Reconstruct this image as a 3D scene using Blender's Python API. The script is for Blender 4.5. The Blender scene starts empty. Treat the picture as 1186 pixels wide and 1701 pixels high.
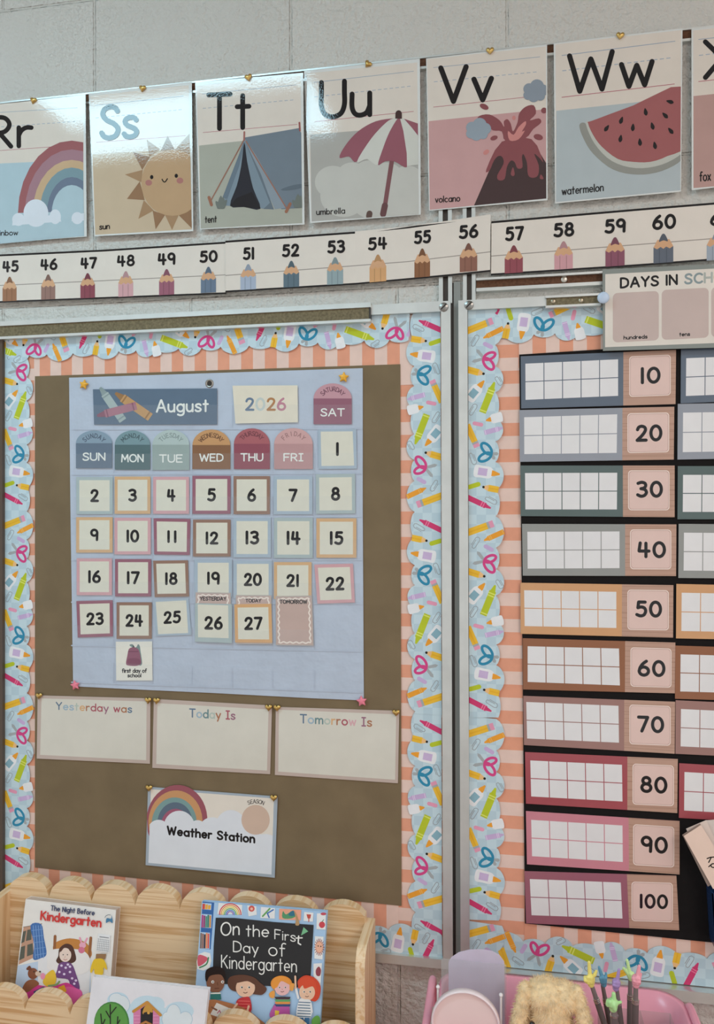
import bpy, math, random
from mathutils import Vector, Matrix
from mathutils.geometry import delaunay_2d_cdt
random.seed(7)
SC = bpy.context.scene
COL = SC.collection
V = Vector
# ------------------------------------------------------------------ camera
IMW, IMH, FPX = 1186.0, 1701.0, 1300.0
CAMZ, CAMD = 1.55, 1.447
YAW, PITCH, ROLL = math.radians(10.3), math.radians(0.265), math.radians(-0.162)
CAM = V((0, -CAMD, CAMZ))
_f = V((-math.sin(YAW), math.cos(YAW), 0)); _r = V((math.cos(YAW), math.sin(YAW), 0)); _u = V((0, 0, 1))
FWD = _f*math.cos(PITCH)+_u*math.sin(PITCH); _u2 = _u*math.cos(PITCH)-_f*math.sin(PITCH)
RGT = _r*math.cos(ROLL)+_u2*math.sin(ROLL); UPV = _u2*math.cos(ROLL)-_r*math.sin(ROLL)
cd = bpy.data.cameras.new('camera'); cam = bpy.data.objects.new('camera', cd); COL.objects.link(cam)
cd.sensor_fit = 'VERTICAL'; cd.sensor_height = 36.0; cd.lens = 36.0*FPX/IMH; cd.clip_start = .02
m = Matrix((RGT, UPV, -FWD)).transposed().to_4x4(); m.translation = CAM
cam.matrix_world = m; SC.camera = cam
# ------------------------------------------------------------------ view, world
SC.view_settings.view_transform = 'Standard'; SC.view_settings.look = 'None'
SC.view_settings.exposure = 0.28; SC.view_settings.gamma = 1.0; SC.view_settings.use_curve_mapping = False
W = bpy.data.worlds.new('world'); SC.world = W; W.use_nodes = True
bg = W.node_tree.nodes['Background']; bg.inputs[0].default_value = (1.0, .975, .955, 1); bg.inputs[1].default_value = 0.62
LAMP_COOL = ((.52, .85, 1.0), 12.0)
LAMP_WARM = ((1.0, .86, .78), 6.0)
LAMP_FILL = ((1.0, .88, .82), 20.0)
CEIL_Z = 2.95
KEXP = 0.78            # picture value of a surface of albedo 1, used to turn seen colours into albedos

# ------------------------------------------------------------------ helpers
def tag(o, label=None, cat=None, group=None, kind=None):
    if label: o['label'] = label
    if cat: o['category'] = cat
    if group: o['group'] = group
    if kind: o['kind'] = kind
    return o
def lin(c):
    c /= 255.0
    return c/12.92 if c <= .04045 else ((c+.055)/1.055)**2.4
def alb(h):
    h = h.lstrip('#')
    c = [lin(int(h[i:i+2], 16))/KEXP for i in (0, 2, 4)]; k = min(1.0, .88/max(c))
    return tuple(v*k for v in c)
_M = {}
KINDS = {  # roughness, bump scale, bump strength, noise scale, noise amount, specular, metallic
    'paper': (.75, 900, .05, 40, .05, .25, 0), 'lam': (.045, 300, .035, 25, .03, .5, 0), 'card': (.32, 300, .06, 30, .04, .4, 0),
    'kraft': (.8, 700, .12, 14, .10, .25, 0), 'alu': (.38, 60, .02, 30, .06, .5, .75), 'paint': (.35, 120, .15, 8, .04, .45, 0),
    'plastic': (.25, 200, .02, 20, .02, .5, 0), 'metal': (.28, 300, .05, 60, .08, .5, 1), 'cork': (.9, 900, .5, 220, .35, .2, 0),
    'vinyl': (.34, 48, .75, 16, .06, .5, 0), 'fur': (.9, 500, .2, 120, .22, .1, 0), 'cloth': (.9, 1200, .2, 60, .08, .1, 0)}
def M(h, kind='paper'):
    key = (h, kind)
    if key in _M: return _M[key]
    ro, bs, bst, ns, na, sp, me = KINDS[kind]
    mt = bpy.data.materials.new(kind+'_'+h); mt.use_nodes = True
    nt = mt.node_tree; N = nt.nodes; L = nt.links; b = N['Principled BSDF']
    b.inputs['Roughness'].default_value = ro; b.inputs['Metallic'].default_value = me
    b.inputs['Specular IOR Level'].default_value = sp
    tc = N.new('ShaderNodeTexCoord'); nz = N.new('ShaderNodeTexNoise'); nz.inputs['Scale'].default_value = ns; nz.inputs['Detail'].default_value = 3
    L.new(tc.outputs['Object'], nz.inputs['Vector'])
    mr = N.new('ShaderNodeMapRange'); mr.inputs[1].default_value = .25; mr.inputs[2].default_value = .75
    mr.inputs[3].default_value = 1-na; mr.inputs[4].default_value = 1+na
    L.new(nz.outputs['Fac'], mr.inputs[0])
    mx = N.new('ShaderNodeVectorMath'); mx.operation = 'SCALE'; mx.inputs[0].default_value = alb(h)
    L.new(mr.outputs[0], mx.inputs['Scale']); L.new(mx.outputs[0], b.inputs['Base Color'])
    n2 = N.new('ShaderNodeTexNoise'); n2.inputs['Scale'].default_value = bs; n2.inputs['Detail'].default_value = 2
    L.new(tc.outputs['Object'], n2.inputs['Vector'])
    bu = N.new('ShaderNodeBump'); bu.inputs['Strength'].default_value = bst; bu.inputs['Distance'].default_value = .002
    L.new(n2.outputs['Fac'], bu.inputs['Height']); L.new(bu.outputs[0], b.inputs['Normal'])
    _M[key] = mt
    return mt
def wood(h, h2, axis, name):
    mt = bpy.data.materials.new(name); mt.use_nodes = True; nt = mt.node_tree; N = nt.nodes; L = nt.links; b = N['Principled BSDF']
    b.inputs['Roughness'].default_value = .55
    tc = N.new('ShaderNodeTexCoord'); mp = N.new('ShaderNodeMapping'); s = [38, 38, 38]; s[axis] = 1.1
    mp.inputs['Scale'].default_value = s; L.new(tc.outputs['Object'], mp.inputs['Vector'])
    nz = N.new('ShaderNodeTexNoise'); nz.inputs['Scale'].default_value = 3.2; nz.inputs['Detail'].default_value = 5; nz.inputs['Distortion'].default_value = .6
    L.new(mp.outputs[0], nz.inputs['Vector'])
    cr = N.new('ShaderNodeValToRGB'); cr.color_ramp.elements[0].position = .38; cr.color_ramp.elements[1].position = .54
    cr.color_ramp.elements[0].color = (*alb(h2), 1); cr.color_ramp.elements[1].color = (*alb(h), 1)
    L.new(nz.outputs['Fac'], cr.inputs[0]); L.new(cr.outputs[0], b.inputs['Base Color'])
    bu = N.new('ShaderNodeBump'); bu.inputs['Strength'].default_value = .08; bu.inputs['Distance'].default_value = .002
    L.new(nz.outputs['Fac'], bu.inputs['Height']); L.new(bu.outputs[0], b.inputs['Normal'])
    return mt
def clear(name, tint=(1, 1, 1), haze=.06, rough=.12):
    mt = bpy.data.materials.new(name); mt.use_nodes = True; nt = mt.node_tree; N = nt.nodes; L = nt.links
    b = N['Principled BSDF']; b.inputs['Base Color'].default_value = (.9*tint[0], .9*tint[1], .9*tint[2], 1); b.inputs['Roughness'].default_value = rough
    tr = N.new('ShaderNodeBsdfTransparent'); tr.inputs[0].default_value = (*tint, 1)
    ms = N.new('ShaderNodeMixShader'); ms.inputs[0].default_value = haze
    nz = N.new('ShaderNodeTexNoise'); nz.inputs['Scale'].default_value = 45; tc = N.new('ShaderNodeTexCoord'); L.new(tc.outputs['Object'], nz.inputs['Vector'])
    bu = N.new('ShaderNodeBump'); bu.inputs['Strength'].default_value = .25; bu.inputs['Distance'].default_value = .002
    L.new(nz.outputs['Fac'], bu.inputs['Height']); L.new(bu.outputs[0], b.inputs['Normal'])
    L.new(tr.outputs[0], ms.inputs[1]); L.new(b.outputs[0], ms.inputs[2]); L.new(ms.outputs[0], N['Material Output'].inputs[0])
    return mt

def ray(px, py):
    return FWD*FPX+RGT*(px-IMW/2)-UPV*(py-IMH/2)
def P(px, py, off=0.0):
    """world point seen at a pixel on the plane parallel to the wall, off metres in front of it"""
    d = ray(px, py); t = (-off-CAM.y)/d.y
    return CAM+d*t
_OR = {}
def orig(o): return _OR.get(o.name, V((0, 0, 0)))
def empty(name, loc):
    o = bpy.data.objects.new(name, None); COL.objects.link(o); o.location = loc; o.empty_display_size = .05; _OR[o.name] = V(loc)
    return o
class MB:
    def __init__(s): s.v = []; s.f = []; s.mi = []; s.ms = []; s.sm = []; s.buf = {}
    def mat(s, m):
        if m not in s.ms: s.ms.append(m)
        return s.ms.index(m)
    def face(s, pts, m, smooth=False):
        i = len(s.v); s.v += [V(p) for p in pts]; s.f.append(tuple(range(i, i+len(pts)))); s.mi.append(s.mat(m)); s.sm.append(smooth)
    def grid(s, rows, m, smooth=True, closed=False):
        i = len(s.v); n = len(rows[0]); k = s.mat(m)
        for r in rows: s.v += [V(p) for p in r]
        for a in range(len(rows)-1):
            for b in range(n if closed else n-1):
                c = (b+1) % n
                s.f.append((i+a*n+b, i+a*n+c, i+(a+1)*n+c, i+(a+1)*n+b)); s.mi.append(k); s.sm.append(smooth)
    def box(s, x0, x1, y0, y1, z0, z1, m):
        p = [V((x, y, z)) for x in (x0, x1) for y in (y0, y1) for z in (z0, z1)]
        for q in ((0, 1, 3, 2), (4, 6, 7, 5), (0, 4, 5, 1), (2, 3, 7, 6), (0, 2, 6, 4), (1, 5, 7, 3)): s.face([p[j] for j in q], m)
    def prism(s, pts, d, m, m_side=None):
        """closed outline of 3-D points swept by vector d"""
        d = V(d); n = len(pts); pts = [V(p) for p in pts]
        s.face(pts, m); s.face([p+d for p in reversed(pts)], m)
        for a in range(n):
            b = (a+1) % n; s.face([pts[b], pts[a], pts[a]+d, pts[b]+d], m_side or m)
    def tube(s, path, r, m, n=12, caps=True):
        path = [V(p) for p in path]; rows = []
        up = None
        for i, p in enumerate(path):
            t = (path[min(i+1, len(path)-1)]-path[max(i-1, 0)]).normalized()
            if up is None: up = t.orthogonal().normalized()
            up = (up-t*up.dot(t)).normalized(); sd = t.cross(up)
            rr = r[i] if isinstance(r, (list, tuple)) else r
            rows.append([p+(up*math.cos(2*math.pi*k/n)+sd*math.sin(2*math.pi*k/n))*rr for k in range(n)])
        s.grid(rows, m, True, True)
        if caps: s.face(list(reversed(rows[0])), m); s.face(rows[-1], m)
    def ball(s, c, r, m, n=14, h=9):
        c = V(c); r = r if isinstance(r, (tuple, list)) else (r, r, r); rows = []
        for a in range(h+1):
            th = math.pi*a/h; q = max(math.sin(th), .002)
            rows.append([c+V((r[0]*q*math.cos(2*math.pi*b/n), r[1]*q*math.sin(2*math.pi*b/n), r[2]*math.cos(th))) for b in range(n)])
        s.grid(rows, m, True, True)
    def flush(s): pass
    def build(s, name, parent=None, origin=None):
        s.flush()
        if parent is not None: o0 = orig(parent); loc = V((0, 0, 0)) if origin is None else V(origin)-o0
        else:
            if origin is None:
                origin = V([(min(p[i] for p in s.v)+max(p[i] for p in s.v))/2 for i in range(3)])
            o0 = V((0, 0, 0)); loc = V(origin)
        wl = o0+loc
        me = bpy.data.meshes.new(name)
        me.from_pydata([p-wl for p in s.v], [], s.f)
        for m_ in s.ms: me.materials.append(m_)
        me.polygons.foreach_set('material_index', s.mi); me.polygons.foreach_set('use_smooth', s.sm); me.update()
        o = bpy.data.objects.new(name, me); COL.objects.link(o); o.location = loc
        if parent is not None: o.parent = parent
        _OR[o.name] = wl
        return o
def copy_tree(o, parent=None):
    c = o.copy(); COL.objects.link(c)
    if parent is not None: c.parent = parent
    for ch in [k for k in COL.objects if k.parent == o]: copy_tree(ch, c)
    return c

# ------------------------------------------------------------------ lettering: a rounded stroke alphabet
def _arc(cx, cy, rx, ry, a0=0, a1=360, n=26):
    return [(cx+rx*math.cos(math.radians(a0+(a1-a0)*i/n)), cy+ry*math.sin(math.radians(a0+(a1-a0)*i/n))) for i in range(n+1)]
def _spl(pts, n=6, closed=False):
    out = []; k = len(pts)
    for i in range(k if closed else k-1):
        if closed: p0, p1, p2, p3 = pts[i-1], pts[i], pts[(i+1) % k], pts[(i+2) % k]
        else: p0, p1, p2, p3 = pts[max(i-1, 0)], pts[i], pts[i+1], pts[min(i+2, k-1)]
        for j in range(n):
            t = j/n
            out.append(tuple(.5*(2*p1[c]+(p2[c]-p0[c])*t+(2*p0[c]-5*p1[c]+4*p2[c]-p3[c])*t*t+(3*p1[c]-p0[c]-3*p2[c]+p3[c])*t**3) for c in (0, 1)))
    if not closed: out.append(pts[-1])
    return out
_SS = [(52, 85), (44, 96), (28, 100), (9, 92), (4, 75), (16, 58), (40, 45), (54, 27), (46, 7), (26, 0), (8, 5), (0, 17)]
def _ls(w, x): return [(a*w, b*x) for a, b in _SS]
_h = [(0, 36), (8, 54), (24, 63), (40, 56), (46, 38), (46, 0)]
GL = {
 '0': (62, [_arc(31, 50, 31, 50)]), '1': (10, [[(5, 100), (5, 0)]]),
 '2': (58, [_spl([(4, 76), (12, 93), (30, 100), (49, 92), (54, 74), (45, 52), (26, 26), (2, 0)]), [(2, 0), (58, 0)]]),
 '3': (56, [_spl([(4, 92), (26, 100), (47, 92), (51, 74), (41, 59), (22, 54)]), _spl([(22, 54), (46, 48), (56, 27), (44, 6), (22, 0), (2, 10)])]),
 '4': (62, [[(10, 98), (3, 40), (62, 40)], [(44, 96), (44, 0)]]),
 '5': (58, [[(54, 99), (13, 99), (9, 58)], _spl([(9, 58), (30, 64), (51, 55), (57, 32), (46, 7), (24, 0), (2, 9)])]),
 '6': (58, [_spl([(44, 100), (22, 80), (6, 52), (2, 30)]), _arc(29, 29, 28, 29)]),
 '7': (56, [[(0, 99), (56, 99), (20, 0)]]), '8': (58, [_arc(29, 77, 22, 23), _arc(29, 27, 28, 27)]),
 '9': (54, [_arc(26, 71, 26, 29), [(53, 74), (50, 0)]]),
 'A': (68, [[(0, 0), (32, 100), (36, 100), (68, 0)], [(12, 34), (56, 34)]]),
 'B': (56, [[(0, 0), (0, 100)], _spl([(0, 100), (34, 98), (46, 77), (34, 55), (0, 53)]), _spl([(0, 53), (40, 52), (54, 27), (40, 3), (0, 0)])]),
 'C': (64, [_arc(40, 50, 38, 50, 48, 312)]),
 'D': (62, [[(0, 0), (0, 100)], _spl([(0, 100), (30, 98), (56, 80), (62, 50), (56, 20), (30, 2), (0, 0)])]),
 'E': (52, [[(52, 100), (0, 100), (0, 0), (52, 0)], [(0, 52), (44, 52)]]), 'F': (50, [[(50, 100), (0, 100), (0, 0)], [(0, 52), (42, 52)]]),
 'H': (60, [[(0, 0), (0, 100)], [(60, 0), (60, 100)], [(0, 50), (60, 50)]]), 'I': (4, [[(2, 0), (2, 100)]]),
 '|': (36, [[(18, 0), (18, 100)], [(0, 100), (36, 100)], [(0, 0), (36, 0)]]),
 'K': (58, [[(0, 0), (0, 100)], [(54, 100), (2, 44)], [(16, 58), (58, 0)]]), 'L': (48, [[(0, 100), (0, 0), (48, 0)]]),
 'M': (76, [[(0, 0), (6, 100), (38, 30), (70, 100), (76, 0)]]), 'N': (60, [[(0, 0), (0, 100), (60, 0), (60, 100)]]),
 'O': (78, [_arc(39, 50, 39, 50)]), 'R': (54, [[(0, 0), (0, 100)], _spl([(0, 100), (36, 98), (50, 74), (36, 50), (0, 47)]), [(24, 48), (54, 0)]]),
 'S': (54, [_spl(_SS)]), 'T': (62, [[(0, 100), (62, 100)], [(31, 100), (31, 0)]]),
 'U': (60, [_spl([(0, 100), (0, 70), (0, 34), (9, 9), (30, 0), (51, 9), (60, 34), (60, 70), (60, 100)])]),
 'V': (64, [[(0, 100), (32, 0), (64, 100)]]), 'W': (92, [[(0, 100), (22, 0), (46, 86), (70, 0), (92, 100)]]),
 'X': (62, [[(0, 100), (62, 0)], [(62, 100), (0, 0)]]), 'Y': (60, [[(0, 100), (30, 50), (60, 100)], [(30, 50), (30, 0)]]),
 'a': (52, [_arc(26, 31, 26, 31), [(52, 62), (52, 0)]]), 'b': (54, [[(0, 100), (0, 0)], _arc(27, 31, 26, 31)]),
 'c': (48, [_arc(27, 31, 26, 31, 50, 310)]), 'd': (52, [_arc(26, 31, 26, 31), [(52, 100), (52, 0)]]),
 'e': (52, [[(2, 32), (50, 32)], _arc(27, 31, 25, 31, 0, 312)]), 'f': (36, [_spl([(38, 96), (26, 100), (15, 90), (13, 70), (13, 0)]), [(0, 60), (32, 60)]]),
 'g': (52, [_arc(26, 31, 26, 31), _spl([(52, 62), (52, 20), (51, -12), (42, -28), (24, -33), (6, -26)])]),
 'h': (46, [[(0, 100), (0, 0)], _spl(_h)]), 'i': (4, [[(2, 62), (2, 0)], [(2, 86), (2, 87)]]), 'l': (4, [[(2, 100), (2, 0)]]),
 'm': (74, [[(0, 62), (0, 0)], _spl([(0, 38), (9, 56), (21, 63), (33, 56), (37, 40), (37, 0)]), _spl([(37, 38), (46, 56), (58, 63), (70, 56), (74, 40), (74, 0)])]),
 'n': (46, [[(0, 62), (0, 0)], _spl(_h)]), 'o': (54, [_arc(27, 31, 27, 31)]), 'r': (32, [[(0, 62), (0, 0)], _spl([(0, 36), (7, 52), (19, 61), (32, 60)])]),
 's': (40, [_spl(_ls(.76, .63))]), 't': (34, [[(16, 94), (16, 0)], [(0, 62), (34, 62)]]),
 'u': (46, [_spl([(0, 62), (0, 24), (8, 5), (22, 0), (38, 7), (46, 26)]), [(46, 62), (46, 0)]]), 'v': (44, [[(0, 62), (22, 0), (44, 62)]]),
 'w': (66, [[(0, 62), (16, 0), (33, 56), (50, 0), (66, 62)]]), 'x': (42, [[(0, 62), (42, 0)], [(42, 62), (0, 0)]]),
 'y': (48, [[(0, 62), (24, 4)], [(48, 62), (16, -34)]]), ' ': (24, [])}

def clip_poly(sub, clipq):
    """Sutherland-Hodgman against a convex outline"""
    area = sum(clipq[i][0]*clipq[(i+1) % len(clipq)][1]-clipq[(i+1) % len(clipq)][0]*clipq[i][1] for i in range(len(clipq)))
    sg = 1 if area > 0 else -1
    out = list(sub)
    for i in range(len(clipq)):
        a, b = clipq[i], clipq[(i+1) % len(clipq)]
        def ins(p): return sg*((b[0]-a[0])*(p[1]-a[1])-(b[1]-a[1])*(p[0]-a[0])) >= 0
        src, out = out, []
        for j in range(len(src)):
            p, q = src[j-1], src[j]
            if ins(p) != ins(q):
                d1 = (b[0]-a[0])*(p[1]-a[1])-(b[1]-a[1])*(p[0]-a[0]); d2 = (b[0]-a[0])*(q[1]-a[1])-(b[1]-a[1])*(q[0]-a[0])
                t = d1/(d1-d2); out.append((p[0]+(q[0]-p[0])*t, p[1]+(q[1]-p[1])*t))
            if ins(q): out.append(q)
        if len(out) < 3: return []
    return out

class Sheet(MB):
    """a flat sheet with its print; coordinates are in a view (x0, y0, scale) of the picture, cast onto the sheet's own plane"""
    STEP = .00003
    def __init__(s, off=.01, view=(0, 0, 1), kind='paper', plane=None, tilt=(0, 0), at=(600, 800)):
        MB.__init__(s); s.view = view; s.kind = kind; s.lay = 0; s.clip = None
        if plane: s.p0, s.n = V(plane[0]), V(plane[1]).normalized()
        else:
            s.n = V((math.sin(math.radians(tilt[0])), -1, math.sin(math.radians(tilt[1])))).normalized(); s.p0 = P(at[0], at[1], off)
    def pt(s, p, d=0.0):
        x = s.view[0]+p[0]/s.view[2]; y = s.view[1]+p[1]/s.view[2]
        r = ray(x, y); t = (s.p0+s.n*d-CAM).dot(s.n)/r.dot(s.n)
        return CAM+r*t
    def m(s, c): return M(c, s.kind) if isinstance(c, str) else c
    def slab(s, pts, c, th=.0006, side=None):
        fr = [s.pt(p) for p in pts]; bk = [p-s.n*th for p in fr]; n = len(fr)
        s.face(fr, s.m(c)); s.face(bk[::-1], s.m(side or c))
        for a in range(n):
            b = (a+1) % n; s.face([fr[b], fr[a], bk[a], bk[b]], s.m(side or c))
        s.lay = 1; return s
    def up(s): s.flush(); s.lay += 1
    def raw(s, pts, c):
        if s.clip: pts = clip_poly(pts, s.clip)
        if len(pts) >= 3: s.buf.setdefault(c, []).append(pts)
    def flush(s):
        """lay the pieces of one print layer down as one union per colour, so none of them overlap"""
        for c, pcs in s.buf.items():
            mt = s.m(c); d = s.lay*s.STEP
            if len(pcs) == 1: s.face([s.pt(p, d) for p in pcs[0]], mt); continue
            vs, fs = [], []
            for q in pcs:
                if sum(q[i-1][0]*q[i][1]-q[i][0]*q[i-1][1] for i in range(len(q))) < 0: q = q[::-1]
                i = len(vs); vs += [V((x, y)) for x, y in q]; fs.append(list(range(i, i+len(q))))
            ov, oe, of, _a, _b, orig_f = delaunay_2d_cdt(vs, [], fs, 0, 1e-4)
            w = [s.pt(p, d) for p in ov]; k = s.mat(mt); i0 = len(s.v); s.v += w
            for f, og in zip(of, orig_f):
                if og: s.f.append(tuple(i0+j for j in f)); s.mi.append(k); s.sm.append(False)
        s.buf = {}
    def poly(s, pts, c): s.raw(pts, c); s.up()
    def spoly(s, pts, c, n=6): s.poly(_spl(pts, n, True), c)
    def ell(s, cx, cy, rx, ry, c, rot=0, n=28, up=True):
        q = math.radians(rot); co, si = math.cos(q), math.sin(q)
        s.raw([(cx+rx*math.cos(a)*co-ry*math.sin(a)*si, cy+rx*math.cos(a)*si+ry*math.sin(a)*co) for a in [2*math.pi*i/n for i in range(n)]], c)
        if up: s.up()
    def _line(s, pts, w, c, closed=False):
        h = w/2; n = len(pts)
        if n < 2: return
        if not closed or True:
            for a in range(n-1 if not closed else n):
                p, q = pts[a], pts[(a+1) % n]; dx, dy = q[0]-p[0], q[1]-p[1]; L = math.hypot(dx, dy)
                if L < 1e-6: continue
                nx, ny = -dy/L*h, dx/L*h
                s.raw([(p[0]+nx, p[1]+ny), (q[0]+nx, q[1]+ny), (q[0]-nx, q[1]-ny), (p[0]-nx, p[1]-ny)], c)
            for a in range(n):
                s.ell(pts[a][0], pts[a][1], h, h, c, n=8 if 0 < a < n-1 else 12, up=False)
    def line(s, pts, w, c, closed=False): s._line(pts, w, c, closed); s.up()
    def dash(s, a, b, w, c, n):
        for i in range(n):
            t0, t1 = (i+.1)/n, (i+.62)/n
            s._line([(a[0]+(b[0]-a[0])*t0, a[1]+(b[1]-a[1])*t0), (a[0]+(b[0]-a[0])*t1, a[1]+(b[1]-a[1])*t1)], w, c)
        s.up()
    def rrect(s, x0, y0, x1, y1, r, c, sl=0.0):
        pts = []
        for cx, cy, a in ((x1-r, y1-r, 0), (x0+r, y1-r, 90), (x0+r, y0+r, 180), (x1-r, y0+r, 270)):
            for k in range(7):
                q = math.radians(a+15*k); X = cx+r*math.cos(q); pts.append((X, cy+r*math.sin(q)+sl*(X-x0)))
        s.poly(pts, c)
    def glyph(s, ch, X, w, c):
        for st in GL[ch][1]: s._line([X(p) for p in st], w, c)
    def text(s, t, x, y, h, c, width=None, wt=.14, slope=0.0, sp=.2, slant=0.0, cols=None, lean=0.0):
        """x, y = left end of the base line; h = capital height; width fits the line"""
        adv = []; cx = 0
        for ch in t: adv.append(cx); cx += GL[ch][0]/100+sp
        tot = max(cx-sp, .01); kx = 1.0
        if width: kx = (width-wt*h)/(tot*h); x = x+wt*h/2
        i = 0
        for ch, a in zip(t, adv):
            def X(p, a=a):
                gx = (a+p[0]/100)*kx*h+p[1]/100*h*slant; gy = (p[1]/100*(1-wt)+wt/2)*h
                return (x+gx+lean*gy, y+slope*gx-gy)
            s.glyph(ch, X, wt*h, cols[i % len(cols)] if cols and ch != ' ' else c)
            if ch != ' ': i += 1
        s.up()
    def ctext(s, t, cx, y, h, c, width, **k): s.text(t, cx-width/2, y-(k.get('slope', 0)*width/2), h, c, width=width, **k)
    def arctext(s, t, cx, cy, R, a0, a1, h, c, wt=.15):
        """letters along the top of an arc, a0..a1 in degrees clockwise from 12 o'clock"""
        n = len(t)
        for i, ch in enumerate(t):
            a = math.radians(a0+(a1-a0)*(i+.5)/n); gw = GL[ch][0]/100*h
            ux, uy = math.cos(a), math.sin(a); ox, oy = math.sin(a), -math.cos(a)
            bx, by = cx+ox*R-ux*gw/2, cy+oy*R-uy*gw/2
            s.glyph(ch, lambda p: (bx+ux*p[0]/100*h+ox*p[1]/100*h, by+uy*p[0]/100*h+oy*p[1]/100*h), wt*h, c)
        s.up()
def lerp(a, b, t): return (a[0]+(b[0]-a[0])*t, a[1]+(b[1]-a[1])*t)
def qpt(q, u, v): return lerp(lerp(q[0], q[1], u), lerp(q[3], q[2], u), v)
def inset(q, du, dv=None): 
    dv = du if dv is None else dv
    return [qpt(q, du, dv), qpt(q, 1-du, dv), qpt(q, 1-du, 1-dv), qpt(q, du, 1-dv)]

# ================================================================== the setting
def structure(mb, name, origin=None):
    o = mb.build(name, None, origin); tag(o, kind='structure'); return o
def block_wall():
    mt = bpy.data.materials.new('painted_block'); mt.use_nodes = True; nt = mt.node_tree; N = nt.nodes; L = nt.links; b = N['Principled BSDF']
    b.inputs['Roughness'].default_value = .38; b.inputs['Specular IOR Level'].default_value = .5
    tc = N.new('ShaderNodeTexCoord'); sx = N.new('ShaderNodeSeparateXYZ'); L.new(tc.outputs['Object'], sx.inputs[0])
    J = P(483, 60); JZ = P(80, 9).z                              # one upright joint and one bed joint of the photograph
    ax = N.new('ShaderNodeMath'); ax.operation = 'ADD'; ax.inputs[1].default_value = -J.x+.4064*20; L.new(sx.outputs[0], ax.inputs[0])
    az = N.new('ShaderNodeMath'); az.operation = 'ADD'; az.inputs[1].default_value = -JZ+.2032*22; L.new(sx.outputs[2], az.inputs[0])
    cb = N.new('ShaderNodeCombineXYZ'); L.new(ax.outputs[0], cb.inputs[0]); L.new(az.outputs[0], cb.inputs[1])
    br = N.new('ShaderNodeTexBrick'); br.offset = .5; br.offset_frequency = 2
    for k, v in (('Scale', 1.0), ('Mortar Size', .0035), ('Mortar Smooth', .6), ('Bias', 0), ('Brick Width', .4064), ('Row Height', .2032)): br.inputs[k].default_value = v
    c = alb('#bcbab4')
    br.inputs['Color1'].default_value = (*c, 1); br.inputs['Color2'].default_value = (c[0]*.97, c[1]*.97, c[2]*.97, 1)
    br.inputs['Mortar'].default_value = (c[0]*.92, c[1]*.92, c[2]*.91, 1)
    L.new(cb.outputs[0], br.inputs['Vector']); L.new(br.outputs['Color'], b.inputs['Base Color'])
    n1 = N.new('ShaderNodeTexNoise'); n1.inputs['Scale'].default_value = 95; n1.inputs['Detail'].default_value = 4; L.new(tc.outputs['Object'], n1.inputs['Vector'])
    b1 = N.new('ShaderNodeBump'); b1.inputs['Strength'].default_value = 1.0; b1.inputs['Distance'].default_value = .009; L.new(n1.outputs['Fac'], b1.inputs['Height'])
    b2 = N.new('ShaderNodeBump'); b2.invert = True; b2.inputs['Strength'].default_value = .8; b2.inputs['Distance'].default_value = .003
    L.new(br.outputs['Fac'], b2.inputs['Height']); L.new(b1.outputs[0], b2.inputs['Normal']); L.new(b2.outputs[0], b.inputs['Normal'])
    return mt
RX0, RX1, RY0 = -2.6, 2.2, -3.6
mb = MB(); mb.box(RX0, RX1, 0, .15, 0, CEIL_Z, block_wall()); structure(mb, 'wall_back', (0, 0, 0))
mb = MB(); mb.box(RX0, RX1, RY0, .15, -.08, 0, M('#8d7b70', 'plastic')); structure(mb, 'floor')
mb = MB(); mb.box(RX0, RX1, RY0, .15, CEIL_Z, CEIL_Z+.06, M('#c9c9c6', 'paper')); structure(mb, 'ceiling')
mb = MB(); mb.box(RX0, RX1, -.012, 0, 0, .1, M('#4a4644', 'plastic')); structure(mb, 'baseboard_back')
def emit(name, col, s):
    mt = bpy.data.materials.new(name); mt.use_nodes = True; N = mt.node_tree.nodes; N.remove(N['Principled BSDF'])
    e = N.new('ShaderNodeEmission'); e.inputs[0].default_value = (*col, 1); e.inputs[1].default_value = s
    mt.node_tree.links.new(e.outputs[0], N['Material Output'].inputs[0]); return mt
def ceiling_light(x0, x1, y0, y1, lamp, label):
    o = empty('ceiling_light', ((x0+x1)/2, (y0+y1)/2, CEIL_Z)); tag(o, label, 'ceiling light')
    mb = MB(); z = CEIL_Z; al = M('#d8d8d6', 'plastic'); w = .03
    mb.box(x0-w, x0, y0-w, y1+w, z-.05, z, al); mb.box(x1, x1+w, y0-w, y1+w, z-.05, z, al)
    mb.box(x0, x1, y0-w, y0, z-.05, z, al); mb.box(x0, x1, y1, y1+w, z-.05, z, al); mb.build('light_frame', o)
    mb = MB(); mb.box(x0, x1, y0, y1, z-.04, z-.002, emit('lamp_glow', *lamp)); mb.build('diffuser', o)
ceiling_light(-1.56, -.57, -1.30, -.93, LAMP_COOL, 'long cool white ceiling light nearer the left end of the wall')
ceiling_light(.95, 2.05, -1.75, -1.15, LAMP_WARM, 'long warm white ceiling light towards the right end of the wall')
ceiling_light(1.25, 2.15, -3.4, -2.8, LAMP_FILL, 'added warm white fill light, out of view, farthest from the board wall')  # added unseen fill lamp, brightens the lower part of the wall

ALU = M('#c2c6c4', 'alu'); CORKB = M('#5c4030', 'cork'); CORKG = M('#6f6650', 'cork'); GAP_SHADE = M('#2b2724', 'paint')
def zz(py, px, off=0.0): return P(px, py, off).z
def xx(px, py, off=0.0): return P(px, py, off).x
# tack rail behind the letter posters
z1 = zz(98, 703, .004); z0 = zz(112, 703, .004)
mb = MB(); mb.box(-1.7, 1.2, -.004, 0, z0, z1, CORKB); mb.box(-1.7, 1.2, -.008, 0, z0-.0045, z0, ALU); mb.box(-1.7, 1.2, -.007, 0, z1, z1+.003, ALU)
structure(mb, 'trim_1')
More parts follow.
